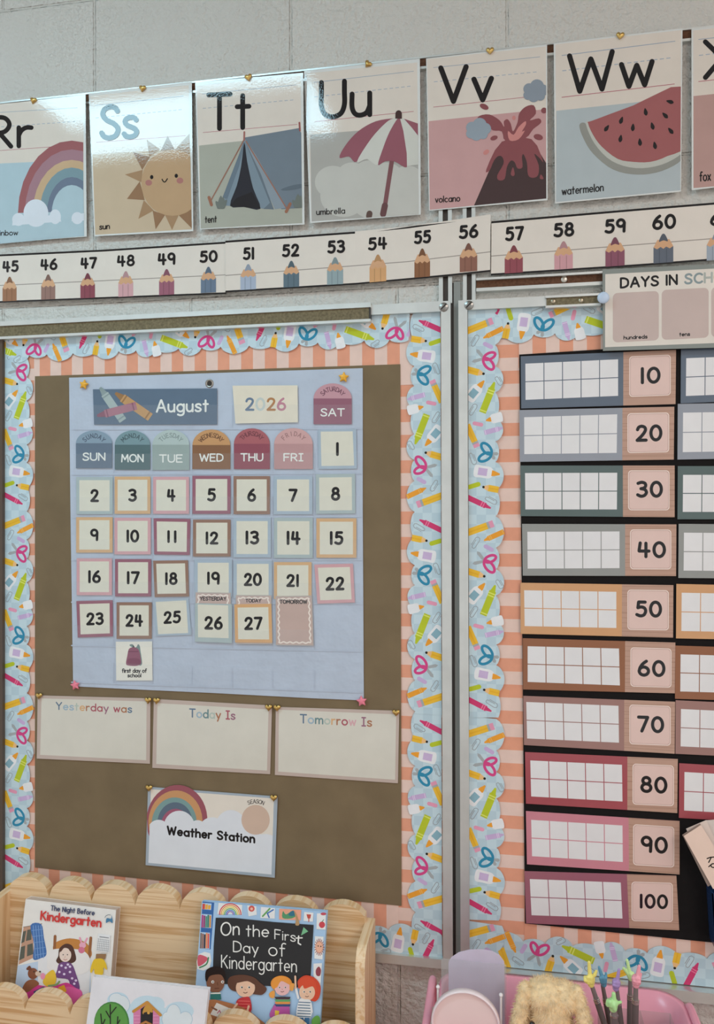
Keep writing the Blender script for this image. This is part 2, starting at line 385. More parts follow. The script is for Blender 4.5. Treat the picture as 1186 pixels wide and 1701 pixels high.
# map rail over the right board
z1 = zz(466, 793, .012); z0 = zz(479, 793, .012); xa = xx(791, 470, .012)
mb = MB(); mb.box(xa, 1.2, -.008, 0, z0, z1, CORKB); mb.box(xa, 1.2, -.014, 0, z0-.006, z0, ALU); mb.box(xa, 1.2, -.014, 0, z1, z1+.004, ALU)
for px in (937,):
    c = P(px, 464, .008); mb.ball(c, (.006, .002, .006), M('#b9b4aa', 'metal'))
structure(mb, 'trim_2')
# upright tracks between the two boards, running up behind the number strip
def track(xa, xb, name):
    a, b = xx(xa, 480, .009), xx(xb, 480, .009); zt, zb = zz(330, 760), zz(505, 760)
    mb = MB(); w = (b-a); mb.box(a, a+w*.3, -.009, 0, zb, zt, ALU); mb.box(b-w*.3, b, -.009, 0, zb, zt, ALU)
    mb.box(a+w*.3, b-w*.3, -.004, 0, zb, zt, M('#3a3430', 'paint')); structure(mb, name)
track(729, 751, 'trim_3'); track(769, 790, 'trim_4')
# channel in the gap between the boards, its shade put into the darker colours
mb = MB(); a, b = xx(750, 1000, .004), xx(763, 1000, .004); zt, zb = zz(470, 757), zz(1640, 757)
mb.box(a-.004, a+.006, -.003, 0, zb, zt, GAP_SHADE); mb.box(a+.006, b+.004, -.006, 0, zb, zt, M('#7d817e', 'paint')); structure(mb, 'trim_5')

# ================================================================== the two framed boards
FO = .019                                   # frame stands this far off the wall
def screw_at(px, py, parent):
    c = P(px, py, FO+.0005); mb = MB(); st = M('#8f8f8c', 'metal'); n = 20
    for r0, r1, y0, y1 in ((.0085, .0075, 0, .0015), (.0075, .004, .0015, .003), (.004, .0001, .003, .003)):
        mb.grid([[c+V((r*math.cos(2*math.pi*k/n), -y, r*math.sin(2*math.pi*k/n))) for k in range(n)] for r, y in ((r0, y0), (r1, y1))], st, True, True)
    d = V((.005, 0, .005)); e = V((.0009, 0, -.0009))
    mb.prism([c+V((0, -.0031, 0))+q for q in (d+e, -d+e, -d-e, d-e)], (0, -.0003, 0), M('#2e2c2a', 'paint'))
    mb.build('screw', parent)
def board(name, label, xl, xr, xi, ztop, ztopi, zbot, zboti, rail_depth):
    """xl, xr outer x; xi = (inner left, inner right)"""
    o = empty(name, ((xl+xr)/2, 0, zbot)); tag(o, label, 'bulletin board')
    mb = MB(); mb.box(xi[0]-.002, xi[1]+.002, -.006, 0, zboti-.002, ztopi+.002, M('#b78f72', 'cork')); mb.build('board_panel', o)
    for a, b in ((xl, xi[0]), (xi[1], xr)):
        mb = MB(); mb.box(a, b, -FO, 0, zbot, ztop, M('#4d4036', 'paint') if xl < -1 and a == xl else ALU); mb.build('frame_stile', o)  # far left stile: the shade at that edge is put into its dark brown
    mb = MB(); mb.box(xi[0], xi[1], -FO, 0, ztopi, ztop, ALU); mb.build('top_rail', o)
    mb = MB(); mb.box(xi[0], xi[1], -rail_depth, 0, zbot, zboti, ALU)
    if rail_depth > .03: mb.box(xi[0], xi[1], -rail_depth, -rail_depth+.004, zboti, zboti+.004, ALU)
    mb.build('bottom_rail', o)
    return o
XL = xx(4, 1000, FO); XR = xx(750, 1000, FO); XI = xx(734, 1000, FO)
zt, zti = zz(500, 740, FO), zz(517, 735, FO); zb, zbi = zz(1606, 700, FO), zz(1591, 700, FO)
lb = board('bulletin_board', 'framed board on the left with brown paper and the pocket calendar', XL-.016, XR, (XL, XI), zt, zti, zb, zbi, FO)
screw_at(737, 510, lb)
# cork strip along the left board's top
zc1, zc0 = zz(510.5, 612, .024), zz(530, 612, .024); xe = xx(613, 520, .024)
mb = MB(); mb.box(XL-.3, xe, -.022, -.001, zc0, zc1, CORKG); mb.build('cork_strip', lb)
mb = MB(); mb.box(XL-.3, xe+.003, -.026, -.001, zc0-.005, zc0, ALU); mb.box(XL-.3, xe+.003, -.025, -.001, zc1, zc1+.009, ALU); mb.box(xe, xe+.003, -.024, -.001, zc0, zc1, M('#2e2c2a', 'paint')); mb.build('cork_holder', lb)
XL2 = xx(763, 1000, FO); XI2 = xx(778, 1000, FO); XE = xx(1640, 900, FO)
zt, zti = zz(499, 765, FO), zz(514.5, 780, FO); zb, zbi = zz(1648, 1000, .03), zz(1634, 1000, .03)
rb = board('bulletin_board', 'framed board on the right with the black ten-frame chart', XL2, XE+.016, (XI2, XE), zt, zti, zb, zbi, .034)
screw_at(779, 507, rb)
a, b = xx(908, 500, .024), xx(998, 500, .024); zc1, zc0 = zz(493, 950, .024), zz(506, 950, .024)
mb = MB(); mb.box(a, b, -.022, -.001, zc0, zc1, CORKG)
for px, py in ((919, 500.5), (965, 499)): mb.ball(P(px, py, .022), (.0045, .0018, .0045), M('#a39a86', 'metal'))
mb.build('cork_strip', rb)
mb = MB(); mb.box(a-.002, b, -.026, -.001, zc0-.004, zc0, ALU); mb.box(a-.002, b, -.025, -.001, zc1, zc1+.004, ALU); mb.build('cork_holder', rb)

# ------------------------------------------------------------------ paper on the boards
def stripes(name, label, x0, x1, z0, z1, vertical, off, phase):
    """striped border paper: stripes stand upright when vertical is true"""
    mb = MB(); pw = .0236; A, B = M('#cf9278', 'paper'), M('#d2b9ae', 'paper')
    a, b = (x0, x1) if vertical else (z0, z1); k = math.floor((a-phase)/pw); t = phase+k*pw
    while t < b:
        p, q = max(a, t), min(b, t+pw)
        if q-p > 1e-5:
            if vertical: pts = [(p, -off, z0), (q, -off, z0), (q, -off, z1), (p, -off, z1)]
            else: pts = [(x0, -off, p), (x1, -off, p), (x1, -off, q), (x0, -off, q)]
            mb.prism(pts, (0, .0005, 0), A if k % 2 else B)
        t += pw; k += 1
    o = mb.build(name); tag(o, label, 'striped border paper', 'coral and pink striped paper strips round the boards')
OFS = .0075
zL0, zL1 = zz(1596, 700), zz(512, 735)
stripes('striped_paper_strip', 'coral and pink striped paper strip up the left side of the left board', XL+.001, xx(70, 1000, OFS), zbi*0+zz(1580, 60, OFS), zz(560, 60, OFS), False, OFS, zz(594.5, 50))
stripes('striped_paper_strip', 'coral and pink striped paper strip up the right side of the left board', xx(650, 1000, OFS), XI-.001, zz(1600, 735, OFS), zz(597, 664, OFS), False, OFS, zz(597, 664))
stripes('striped_paper_strip', 'coral and pink striped paper strip along the top of the left board', xx(57, 600, OFS), XI-.001, zz(650, 350, OFS+.0008), zti-.002, True, OFS+.0008, xx(87.5, 590))
stripes('striped_paper_strip', 'coral and pink striped paper strip along the bottom of the left board', xx(57, 1470, OFS), xx(662, 1540, OFS), zz(1590, 650, OFS+.0008), zz(1400, 60, OFS), True, OFS+.0008, xx(643, 1530))
stripes('striped_paper_strip', 'coral and pink striped paper strip up the left side of the right board', XI2+.001, xx(871, 1000, OFS), zz(1605, 820, OFS), zz(520, 850, OFS), False, OFS, zz(617, 850))
stripes('striped_paper_strip', 'coral and pink striped paper strip along the top of the right board', xx(861, 580, OFS), XE-.001, zz(610, 900, OFS+.0008), zti-.002, True, OFS+.0008, xx(862, 590))
stripes('striped_paper_strip', 'coral and pink striped paper strip along the bottom of the right board', xx(871, 1560, OFS), XE-.001, zbi+.001, zz(1500, 900, OFS), True, OFS+.0008, xx(891.5, 1560))
s = Sheet(.0095); s.slab([(58, 625), (665, 605), (667, 1505), (58, 1441)], M('#6f6049', 'kraft'), .0006)
tag(s.build('kraft_paper'), 'large sheet of brown kraft paper in the middle of the left board', 'paper')

# ------------------------------------------------------------------ scalloped school-supply borders
Kb = (P(720, 862, .011).z-P(720, 1195, .011).z)/333.0
C_ = dict(yel='#e0b23a', ora='#d99433', pink='#c2437c', lil='#b6a0c4', grn='#a9b52c', teal='#2f7f9e', mag='#bf3a68', gry='#989d9f', wht='#e4e6e8', wd='#dcb27c', blk='#26241f', lab='#b9a6c6', lab2='#7fa3b0', rose='#cf8fa6', cl='#8e979c')
PER = 333*4.727
def _fr(p, q):
    dx, dy = q[0]-p[0], q[1]-p[1]; L = math.hypot(dx, dy); u = (dx/L, dy/L); n = (-u[1], u[0])
    return L, lambda a, b: (p[0]+u[0]*a+n[0]*b, p[1]+u[1]*a+n[1]*b)
def mo_crayon(s, tip, end, w, c, lt):
    s.lay = 1
    L, F = _fr(tip, end); h = w/2
    s.poly([F(L*.2, -h), F(L, -h), F(L, h), F(L*.2, h)], c); s.poly([F(0, -h*.25), F(L*.2, -h*.75), F(L*.2, h*.75), F(0, h*.25)], c)
    for a in (.26, .34, .92): s.poly([F(L*a, -h), F(L*(a+.04), -h), F(L*(a+.04), h), F(L*a, h)], lt)
    
def mo_pencil(s, tip, end, w):
    s.lay = 1
    L, F = _fr(tip, end); h = w/2
    s.poly([F(w*.9, -h), F(L, -h), F(L, h), F(w*.9, h)], C_['yel']); s.poly([F(0, -h*.2), F(w*.9, -h), F(w*.9, h), F(0, h*.2)], C_['wd'])
    s.poly([F(w, -h*.25), F(L, -h*.25), F(L, h*.2), F(w, h*.2)], '#d3a22e'); e = F(w*.12, 0); s.ell(e[0], e[1], w*.2, w*.2, C_['blk'], n=10)
def mo_pend(s, era, end, w):
    s.lay = 1
    L, F = _fr(era, end); h = w/2
    s.poly([F(0, -h), F(w*.6, -h), F(w*.6, h), F(0, h)], C_['rose']); s.poly([F(w*.6, -h), F(w*.95, -h), F(w*.95, h), F(w*.6, h)], C_['gry'])
    s.poly([F(w*.95, -h), F(L, -h), F(L, h), F(w*.95, h)], C_['yel']); s.poly([F(w*.95, -h*.25), F(L, -h*.25), F(L, h*.2), F(w*.95, h*.2)], '#d3a22e')
def mo_glue(s, base, tip, w, lab):
    s.lay = 1
    L, F = _fr(base, tip); h = w/2
    s.spoly([F(0, -h*.9), F(L*.3, -h), F(L*.6, -h*.95), F(L*.74, -h*.4), F(L*.74, h*.4), F(L*.6, h*.95), F(L*.3, h), F(0, h*.9)], C_['wht'], 4)
    s.poly([F(L*.14, -h*.62), F(L*.5, -h*.62), F(L*.5, h*.62), F(L*.14, h*.62)], lab)
    s.poly([F(L*.68, -h*.5), F(L*.8, -h*.42), F(L, -h*.12), F(L, h*.12), F(L*.8, h*.42), F(L*.68, h*.5)], C_['ora'])
def mo_scis(s, p, l1, l2, b1, b2, c):
    s.lay = 1
    for b in (b1, b2):
        L, F = _fr(p, b); s.poly([F(0, -10), F(L*.8, -13), F(L, 0), F(L*.8, 13), F(0, 10)], C_['gry'])
    for l in (l1, l2):
        L, F = _fr(p, l); pts = [F(L*.68*(1-math.cos(a)), L*.36*math.sin(a)) for a in [2*math.pi*i/18 for i in range(18)]]
        s.line(pts, 21, c, True)
    s.ell(p[0], p[1], 15, 15, c, n=12)
def mo_clip(s, cx, cy, a, L):
    s.lay = 1
    q = math.radians(a); u = (math.cos(q), math.sin(q)); n = (-u[1], u[0]); h = L/2
    def F(x, y): return (cx+u[0]*x+n[0]*y, cy+u[1]*x+n[1]*y)
    s.line([F(-h*.5, 8), F(h*.6, 8), F(h*.85, 2), F(h*.85, -12), F(h*.6, -18), F(-h*.7, -18), F(-h, -10), F(-h, 8), F(-h*.75, 18), F(h*.5, 18)], 5.5, C_['cl'])
def mo_nub(s, p, q, w, c): 
    s.lay = 1
    s.line([p, q], w, c)
def motifs(s, o):
    """one repeat of the printed pattern; o shifts it along the strip"""
    def T(x, y): return (x, y+o)
    mo_crayon(s, T(265, 18), T(460, 112), 42, C_['mag'], '#d56f90'); mo_clip(s, 265, 82+o, 30, 100); mo_pencil(s, T(326, 184), T(205, 160), 50)
    mo_nub(s, T(360, 205), T(430, 184), 36, C_['grn']); mo_glue(s, T(388, 312), T(195, 280), 92, C_['lab'])
    mo_scis(s, T(262, 440), T(330, 405), T(312, 500), T(203, 440), T(232, 395), C_['teal']); mo_clip(s, 402, 408+o, 70, 100)
    mo_pend(s, T(368, 494), T(445, 670), 48); mo_crayon(s, T(172, 640), T(312, 605), 38, C_['lil'], '#cfc0d8'); mo_nub(s, T(335, 668), T(388, 680), 30, C_['rose'])
    mo_glue(s, T(176, 728), T(300, 700), 74, C_['wht']); mo_crayon(s, T(233, 996), T(326, 762), 54, C_['grn'], '#c8cf66'); mo_clip(s, 402, 785+o, -58, 100)
    mo_glue(s, T(435, 868), T(312, 1010), 90, C_['lab2']); mo_clip(s, 200, 1008+o, 60, 80); mo_pencil(s, T(311, 1062), T(450, 1104), 52)
    mo_scis(s, T(312, 1182), T(262, 1120), T(250, 1208), T(408, 1160), T(372, 1258), C_['pink']); mo_nub(s, T(258, 1270), T(305, 1296), 32, C_['lil'])
    mo_clip(s, 385, 1322+o, -58, 100); mo_crayon(s, T(318, 1342), T(165, 1412), 40, C_['ora'], '#e6b25e'); mo_pend(s, T(245, 1474), T(450, 1400), 54)
BUMPS = [(-44, 160, 195), (160, 378, 165), (378, 535, 200), (535, 715, 168), (715, 915, 198), (915, 1120, 165), (1120, 1285, 200), (1285, 1530, 165)]
def check_paper():
    mt = bpy.data.materials.new('pale_blue_check_paper'); mt.use_nodes = True; nt = mt.node_tree; N = nt.nodes; L = nt.links; b = N['Principled BSDF']
    b.inputs['Roughness'].default_value = .42
    tc = N.new('ShaderNodeTexCoord'); ck = N.new('ShaderNodeTexChecker'); ck.inputs['Scale'].default_value = 1/.017
    ad = N.new('ShaderNodeVectorMath'); ad.operation = 'ADD'; ad.inputs[1].default_value = (.0013, .005, .0021); L.new(tc.outputs['Object'], ad.inputs[0])
    ck.inputs['Color1'].default_value = (*alb('#b3c7cf'), 1); ck.inputs['Color2'].default_value = (*alb('#a7bdc7'), 1)
    L.new(ad.outputs[0], ck.inputs['Vector']); L.new(ck.outputs[0], b.inputs['Base Color']); return mt
CHK = check_paper()
class Strip(Sheet):
    def __init__(s, off, horiz, sgn, edge, inw, anchor):
        MB.__init__(s); s.kind = 'paper'; s.lay = 0; s.clip = None; s.off = off; s.hz = horiz; s.sgn = sgn; s.edge = edge; s.inw = inw; s.an = anchor
        s.n = V((0, -1, 0))
    def pt(s, p, d=0.0):
        a = s.an+s.sgn*(p[1]-1182)/4.727*Kb; e = s.edge+s.inw*(435-p[0])/4.727*Kb
        return V((a, -s.off-d, e)) if s.hz else V((e, -s.off-d, a))
    def inv(s, a): return (a-s.an)/s.sgn/Kb*4.727+1182
def scallop(label, off, horiz, sgn, edge, inw, anchor, a0, a1):
    s = Strip(off, horiz, sgn, edge, inw, anchor); t0, t1 = sorted((s.inv(a0), s.inv(a1)))
    pts = [(435, t0)]
    for k in range(int(t0//PER)-1, int(t1//PER)+2):
        for b0, b1, pk in BUMPS:
            for i in range(12):
                u = i/12; y = b0+k*PER+(b1-b0)*u; x = 228-(228-pk)*math.sin(math.pi*u)**.6 if u > 0 else 228
                if t0 <= y <= t1: pts.append((x, y))
    pts.append((435, t1))
    s.slab(pts, CHK, .0005); s.clip = [(435, t0), (435, t1), (150, t1), (150, t0)]
    for k in range(int(t0//PER)-1, int(t1//PER)+2): motifs(s, k*PER)
    o = s.build('scalloped_border'); tag(o, label, 'scalloped border', 'pale blue scalloped borders round the boards')
W1 = 'pale blue school-supply border '
so = .0105
scallop(W1+'down the right side of the left board, upper length', so, False, -1, xx(733, 1000, so), -1, zz(1109, 706, so), zz(512, 735, so), zz(1187, 700, so))
scallop(W1+'down the right side of the left board, lower length', so-.0006, False, -1, xx(733.5, 1300, so), -1, zz(1443, 700, so), zz(1180, 700, so), zz(1592, 720, so))
scallop(W1+'down the left side of the left board', so, False, 1, XL, 1, zz(916, 20, so), zz(1560, 20, so), zz(552, 20, so))
scallop(W1+'along the top of the left board', so+.0009, True, 1, zz(538, 300, so), -1, xx(347, 562, so), XL+.002, xx(681, 570, so))
scallop(W1+'along the bottom of the left board', so+.0009, True, -1, zz(1594, 700, so), 1, xx(482, 1560, so), xx(150, 1560, so), XI-.001)
scallop(W1+'up the left side of the right board, upper length', so+.0009, False, 1, xx(779, 1000, so), 1, zz(932, 805, so), zz(515, 790, so), zz(1192, 790, so))
scallop(W1+'up the left side of the right board, lower length', so, False, 1, xx(779.5, 1300, so), 1, zz(1268, 805, so), zz(1190, 790, so), zz(1528.5, 790, so))
scallop(W1+'turning the lower left corner of the right board', so+.0009, False, 1, xx(780, 1570, so), 1, zz(1268+333, 805, so), zz(1530.5, 790, so), zz(1620, 790, so))
scallop(W1+'along the top of the right board', so, True, 1, zz(512, 860, so), -1, xx(907+162, 540, so), xx(790, 540, so), XE-.002)
scallop(W1+'along the bottom of the right board', so, True, -1, zbi+.0015, 1, xx(892, 1588, so), xx(790, 1588, so), XE-.002)

# ================================================================== alphabet posters
BLK = '#121215'
LAMC = '#c3c6c4'
def poster(label, q, view, art, off=.0115, tilt=(0, 0)):
    at = (sum(p[0] for p in q)/4, sum(p[1] for p in q)/4)
    s = Sheet(off, (0, 0, 1), 'lam', tilt=tilt, at=at); s.slab(q, LAMC, .0006)
    s.view = view; art(s)
    o = s.build('alphabet_poster'); return tag(o, label, 'poster', 'alphabet posters in a row')
def head(s, q, band, bg, top, mid, base, letters=None):
    """paper, coloured lower part, writing lines; all in view units"""
    s.poly(q, '#c6beb4'); s.clip = q; s.poly(band, bg)
    s.line(top, 5, '#8794a4'); s.dash(mid[0], mid[1], 6, '#8f9aa8', 17); s.line(base, 5, '#a3616a')
def art_r(s):
    q = [(-150, 230), (905, 125), (915, 1650), (-120, 1745)]
    head(s, q, [(-150, 868), (905, 820), (915, 1650), (-120, 1745)], '#9db2ba', [(-100, 312), (840, 255)], [(-100, 470), (840, 402)], [(-100, 728), (840, 660)])
    s.text('Rr', -135, 712, 372, BLK, width=500, wt=.135, slope=-.05)
    for r, c in ((590, '#8c5659'), (490, '#927079'), (388, '#b3997a'), (298, '#6f8890'), (195, '#626e80'), (118, '#9db2ba')):
        rx, ry = r*.985, r*1.34 if r > 200 else r*1.5
        s.clip = [(-150, 500), (905, 500), (905, 1650), (-150, 1650)]
        top = {590: 612, 490: 708, 388: 822, 298: 905, 195: 1008, 118: 1095}[r]; lf = {590: 195, 490: 270, 388: 355, 298: 430, 195: 510, 118: 562}[r]
        s.ell(780, 1400, 780-lf, 1400-top, c)
    s.clip = q
    s.poly([(150, 1400), (905, 1380), (905, 1650), (150, 1690)], '#9db2ba')
    c = '#c3c9d0'
    s.ell(200, 1470, 68, 70, c); s.ell(390, 1400, 135, 150, c); s.ell(600, 1440, 62, 80, c); s.poly([(132, 1535), (665, 1492), (650, 1420), (140, 1440)], c)
    s.ell(840, 1455, 62, 66, c); s.poly([(775, 1488), (915, 1480), (915, 1400), (800, 1420)], c)
    s.text('rainbow', -85, 1648, 62, BLK, width=280, wt=.13, slope=-.02, lean=.05)
poster('R poster with a rainbow and two clouds, cut by the left edge of the picture', [(-30, 177), (142, 156.8), (144, 393), (-26, 405)], (0, 140, 6.544), art_r, .0135, (0, -2.1))
def art_s(s):
    q = [(60, 240), (1055, 130), (1085, 1585), (110, 1640)]
    head(s, q, [(85, 832), (1070, 765), (1085, 1585), (110, 1640)], '#b3a189', [(112, 335), (1000, 240)], [(112, 462), (1000, 375)], [(122, 707), (1020, 640)])
    for pts, c in (([(490, 803), (665, 855), (585, 985)], '#85664c'), ([(410, 1032), (590, 985), (575, 1110)], '#94775a'), ([(430, 1278), (560, 1100), (610, 1290)], '#85664c'),
                   ([(545, 1480), (600, 1290), (700, 1395)], '#94775a'), ([(720, 1585), (690, 1395), (815, 1440)], '#85664c'), ([(885, 1590), (815, 1440), (955, 1435)], '#94775a'),
                   ([(1085, 1575), (950, 1440), (1080, 1375)], '#85664c'), ([(630, 680), (765, 780), (655, 850)], '#94775a'), ([(840, 640), (910, 780), (775, 790)], '#85664c'), ([(1060, 620), (1060, 830), (915, 780)], '#94775a')):
        s.poly(pts, c)
    s.ell(890, 1115, 315, 335, '#a98c6c')
    for x, y in ((680, 1058), (928, 1045)): s.ell(x, y, 17, 21, BLK)
    for x, y in ((650, 1115), (965, 1093)): s.ell(x, y, 34, 30, '#9c6a64')
    s.line(_spl([(785, 1080), (800, 1104), (818, 1104), (838, 1075)]), 11, BLK)
    s.text('Ss', 150, 692, 365, BLK, width=400, wt=.14, slope=-.05)
    s.text('sun', 150, 1590, 62, BLK, width=108, wt=.15, slope=-.08)
poster('S poster with a smiling sun, shiny with a reflected lamp', [(147.4, 155.4), (318.6, 135.6), (321, 384), (156.5, 392.5)], (140, 120, 6.074), art_s)
def art_t(s):
    q = [(40, 200), (1090, 92), (1108, 1585), (82, 1640)]
    head(s, q, [(65, 802), (1098, 690), (1108, 1585), (82, 1640)], '#989a8f', [(98, 280), (1045, 188)], [(98, 427), (1035, 338)], [(105, 670), (1055, 588)])
    s.text('Tt', 138, 658, 392, BLK, width=455, wt=.125, slope=-.04)
    s.poly([(525, 720), (1075, 625), (1108, 700), (1108, 1430), (900, 1445), (560, 1130)], '#66727c')
    s.poly([(520, 735), (300, 1405), (820, 1448), (760, 1270), (545, 760)], '#6f7f8a'); s.poly([(525, 730), (830, 1445), (940, 1430), (640, 900)], '#7b8790')
    s.poly([(518, 760), (300, 1330), (350, 1340), (470, 1010), (521, 790)], '#5d6c78'); s.poly([(530, 760), (780, 1380), (715, 1442), (820, 1446), (690, 1090)], '#5d6973')
    s.spoly([(522, 770), (490, 1010), (445, 1210), (378, 1410), (520, 1422), (685, 1440), (610, 1230), (550, 960)], '#22252d', 3)
    s.poly([(445, 1330), (600, 1270), (685, 1438), (378, 1410)], '#1b1c21')
    s.spoly([(900, 1240), (1000, 1205), (1108, 1190), (1108, 1225), (1000, 1252), (910, 1256)], '#56626c', 3)
    for a, b in (((520, 740), (185, 1355)), ((540, 760), (945, 1430))): s.line([a, b], 12, '#8a6355')
    s.line([(522, 665), (520, 745)], 18, '#93605a'); s.line([(1078, 570), (1083, 650)], 17, '#8c4f4d')
    for a, b in (((165, 1325), (190, 1400)), ((985, 1390), (945, 1470))): s.line([a, b], 30, '#8a5f4c')
    for x, y, k in ((285, 1380, 1), (1065, 1370, 1.1)):
        for dx, dy in ((-50, -20), (0, -75), (60, -35), (25, -60)): s.spoly([(x-40*k, y+45), (x+dx*k, y+dy*k), (x+40*k, y+45), (x, y+60)], '#646b66', 3)
    s.text('tent', 122, 1585, 72, BLK, width=122, wt=.12, slope=-.06)
poster('T poster with a grey blue tent', [(324, 137), (503.5, 120.7), (505.8, 373), (332, 381)], (320, 110, 6.082), art_t, .0185, (0, -3.4))
def art_u(s):
    q = [(55, 180), (1090, 78), (1105, 1500), (100, 1570)]
    head(s, q, [(85, 755), (1098, 672), (1105, 1500), (100, 1570)], '#9b9a95', [(120, 265), (1055, 160)], [(120, 402), (1045, 298)], [(128, 633), (1055, 537)])
    s.text('Uu', 168, 618, 375, BLK, width=500, wt=.125, slope=-.06)
    c = '#aeaea8'
    for x, y, r in ((300, 1200, 170), (480, 1150, 150), (640, 1130, 150), (800, 1160, 160), (1000, 1180, 150), (400, 1330, 220), (700, 1330, 250), (960, 1350, 250)): s.ell(x, y, r, r*.9, c)
    s.line([(855, 980), (788, 1420)], 42, '#70494d'); s.line([(787, 1420), (770, 1500)], 58, '#5d3f41'); s.line([(643, 1495), (638, 1520)], 56, '#54423d')
    W_ = '#b9bab3'; R_ = '#84505b'
    s.spoly([(360, 970), (420, 850), (540, 720), (700, 630), (870, 603), (800, 640), (660, 790), (525, 1008), (450, 960)], R_, 4)
    s.spoly([(870, 603), (800, 640), (660, 790), (525, 1008), (620, 985), (725, 1035), (790, 830), (900, 608)], W_, 4)
    s.spoly([(905, 605), (830, 730), (770, 880), (722, 1038), (790, 1005), (880, 1008), (990, 1062), (992, 930), (960, 720), (930, 608)], R_, 4)
    s.poly([(930, 608), (960, 720), (992, 930), (994, 1050), (1110, 1035), (1110, 770), (1040, 690), (965, 605)], W_)
    s.poly([(965, 605), (1110, 655), (1110, 780), (1040, 690)], R_)
    s.ell(916, 560, 30, 34, '#3d2a2a'); s.poly([(886, 560), (946, 560), (946, 606), (884, 604)], '#3d2a2a')
    s.text('umbrella', 142, 1510, 60, BLK, width=272, wt=.13, slope=-.05)
poster('U poster with a striped red and white umbrella', [(505, 118), (697.4, 97.4), (699, 356.5), (515, 370.6)], (500, 90, 5.648), art_u, .0115, (0, -.3))
def blob(s, cx, cy, k, c):
    for x, y, r in ((-60, -20, 52), (10, -45, 62), (60, -10, 52), (40, 42, 42), (-20, 50, 48), (-70, 35, 42)): s.ell(cx+x*k, cy+y*k, r*k, r*k, c, up=False)
    s.up()
def art_v(s):
    q = [(50, 152), (1115, 38), (1118, 1400), (75, 1502)]
    head(s, q, [(65, 708), (1117, 600), (1118, 1400), (75, 1502)], '#b28d8c', [(108, 228), (1060, 132)], [(108, 356), (1050, 265)], [(108, 582), (940, 492)])
    s.text('Vv', 150, 560, 352, BLK, width=500, wt=.135, slope=-.05)
    L_ = '#7b464a'; D_ = '#3f3031'; K_ = '#b77a76'
    s.poly([(470, 1465), (720, 890), (985, 868), (1118, 1085), (1118, 1400)], D_)
    s.spoly([(720, 892), (580, 1142), (610, 1150), (650, 1060), (690, 1020), (725, 1030), (735, 1090), (680, 1190), (690, 1235), (745, 1225), (765, 1120), (800, 1062), (835, 1075), (860, 1130), (905, 1120), (900, 1030), (915, 1005), (945, 1080), (955, 1190), (1000, 1215), (1045, 1190), (1050, 1100), (1010, 1000), (1060, 1040), (1090, 1070), (985, 868)], L_, 3)
    s.spoly([(820, 1120), (800, 1180), (820, 1200), (835, 1180)], L_, 4); s.spoly([(1070, 1185), (1060, 1220), (1085, 1228), (1092, 1215)], L_, 4)
    s.poly([(740, 920), (760, 880), (720, 800), (840, 840), (980, 780), (930, 860), (985, 868)], L_)
    s.spoly([(755, 885), (720, 800), (640, 790), (590, 740), (560, 690), (500, 700), (520, 660), (610, 648), (700, 700), (740, 760), (738, 710), (770, 690), (800, 730), (820, 800), (860, 720), (875, 640), (930, 580), (1005, 565), (1025, 640), (970, 700), (1050, 682), (1072, 720), (1000, 780), (930, 860)], L_, 3)
    s.spoly([(790, 880), (775, 795), (825, 830), (870, 760), (930, 708), (935, 740), (900, 800), (925, 795), (870, 870)], K_, 3)
    for x, y, rx, ry, r, c in ((562, 578, 42, 24, 25, L_), (650, 858, 34, 20, -20, L_), (1047, 850, 42, 26, 15, L_), (1098, 612, 26, 26, 0, L_), (580, 985, 30, 20, -40, K_), (828, 678, 16, 20, 0, K_)): s.ell(x, y, rx, ry, c, r)
    blob(s, 512, 785, 1.0, '#84909a'); blob(s, 1025, 440, 1.0, '#7d8791')
    s.text('volcano', 122, 1440, 62, BLK, width=226, wt=.13, slope=-.06)
poster('V poster with a red erupting volcano', [(707.8, 97), (908.7, 74), (909.6, 332.5), (712.6, 350)], (700, 70, 5.391), art_v)
def art_w(s):
    q = [(75, 142), (955, 42), (950, 1165), (78, 1248)]
    head(s, q, [(80, 608), (952, 515), (950, 1165), (78, 1248)], '#9fa9ac', [(120, 220), (912, 120)], [(120, 328), (895, 235)], [(120, 513), (908, 420)])
    s.text('Ww', 155, 497, 292, BLK, width=615, wt=.125, slope=-.1)
    s.spoly([(242, 708), (290, 700), (360, 830), (480, 940), (640, 985), (800, 960), (960, 850), (960, 950), (820, 1030), (650, 1055), (480, 1020), (340, 910), (270, 800)], '#83857f', 4)
    s.spoly([(288, 702), (318, 690), (400, 820), (520, 930), (640, 962), (780, 945), (960, 830), (960, 905), (820, 985), (640, 1010), (470, 960), (350, 840)], '#a9aba4', 4)
    s.spoly([(302, 692), (330, 678), (620, 570), (980, 436), (980, 840), (860, 925), (740, 966), (620, 966), (510, 945), (400, 860), (340, 780)], '#8f5657', 3)
    for x, y, r in ((432, 732, 35), (535, 677, 20), (530, 805, 10), (617, 727, 5), (707, 618, -10), (755, 717, -15), (667, 830, -5), (772, 853, -10), (845, 642, -45), (880, 545, -75), (884, 750, -40)):
        q_ = math.radians(r); u = (math.sin(q_), -math.cos(q_)); n = (u[1], -u[0])
        s.spoly([(x+u[0]*30, y+u[1]*30), (x+n[0]*14+u[0]*-4, y+n[1]*14-u[1]*4), (x-u[0]*24, y-u[1]*24), (x-n[0]*14-u[0]*4, y-n[1]*14-u[1]*4)], '#1c1a1c', 4)
    s.text('watermelon', 118, 1200, 58, BLK, width=295, wt=.12, slope=-.1)
poster('W poster with a watermelon slice', [(919.7, 72), (1133.7, 47), (1131.3, 318.4), (922, 338)], (905, 40, 4.22), art_w)
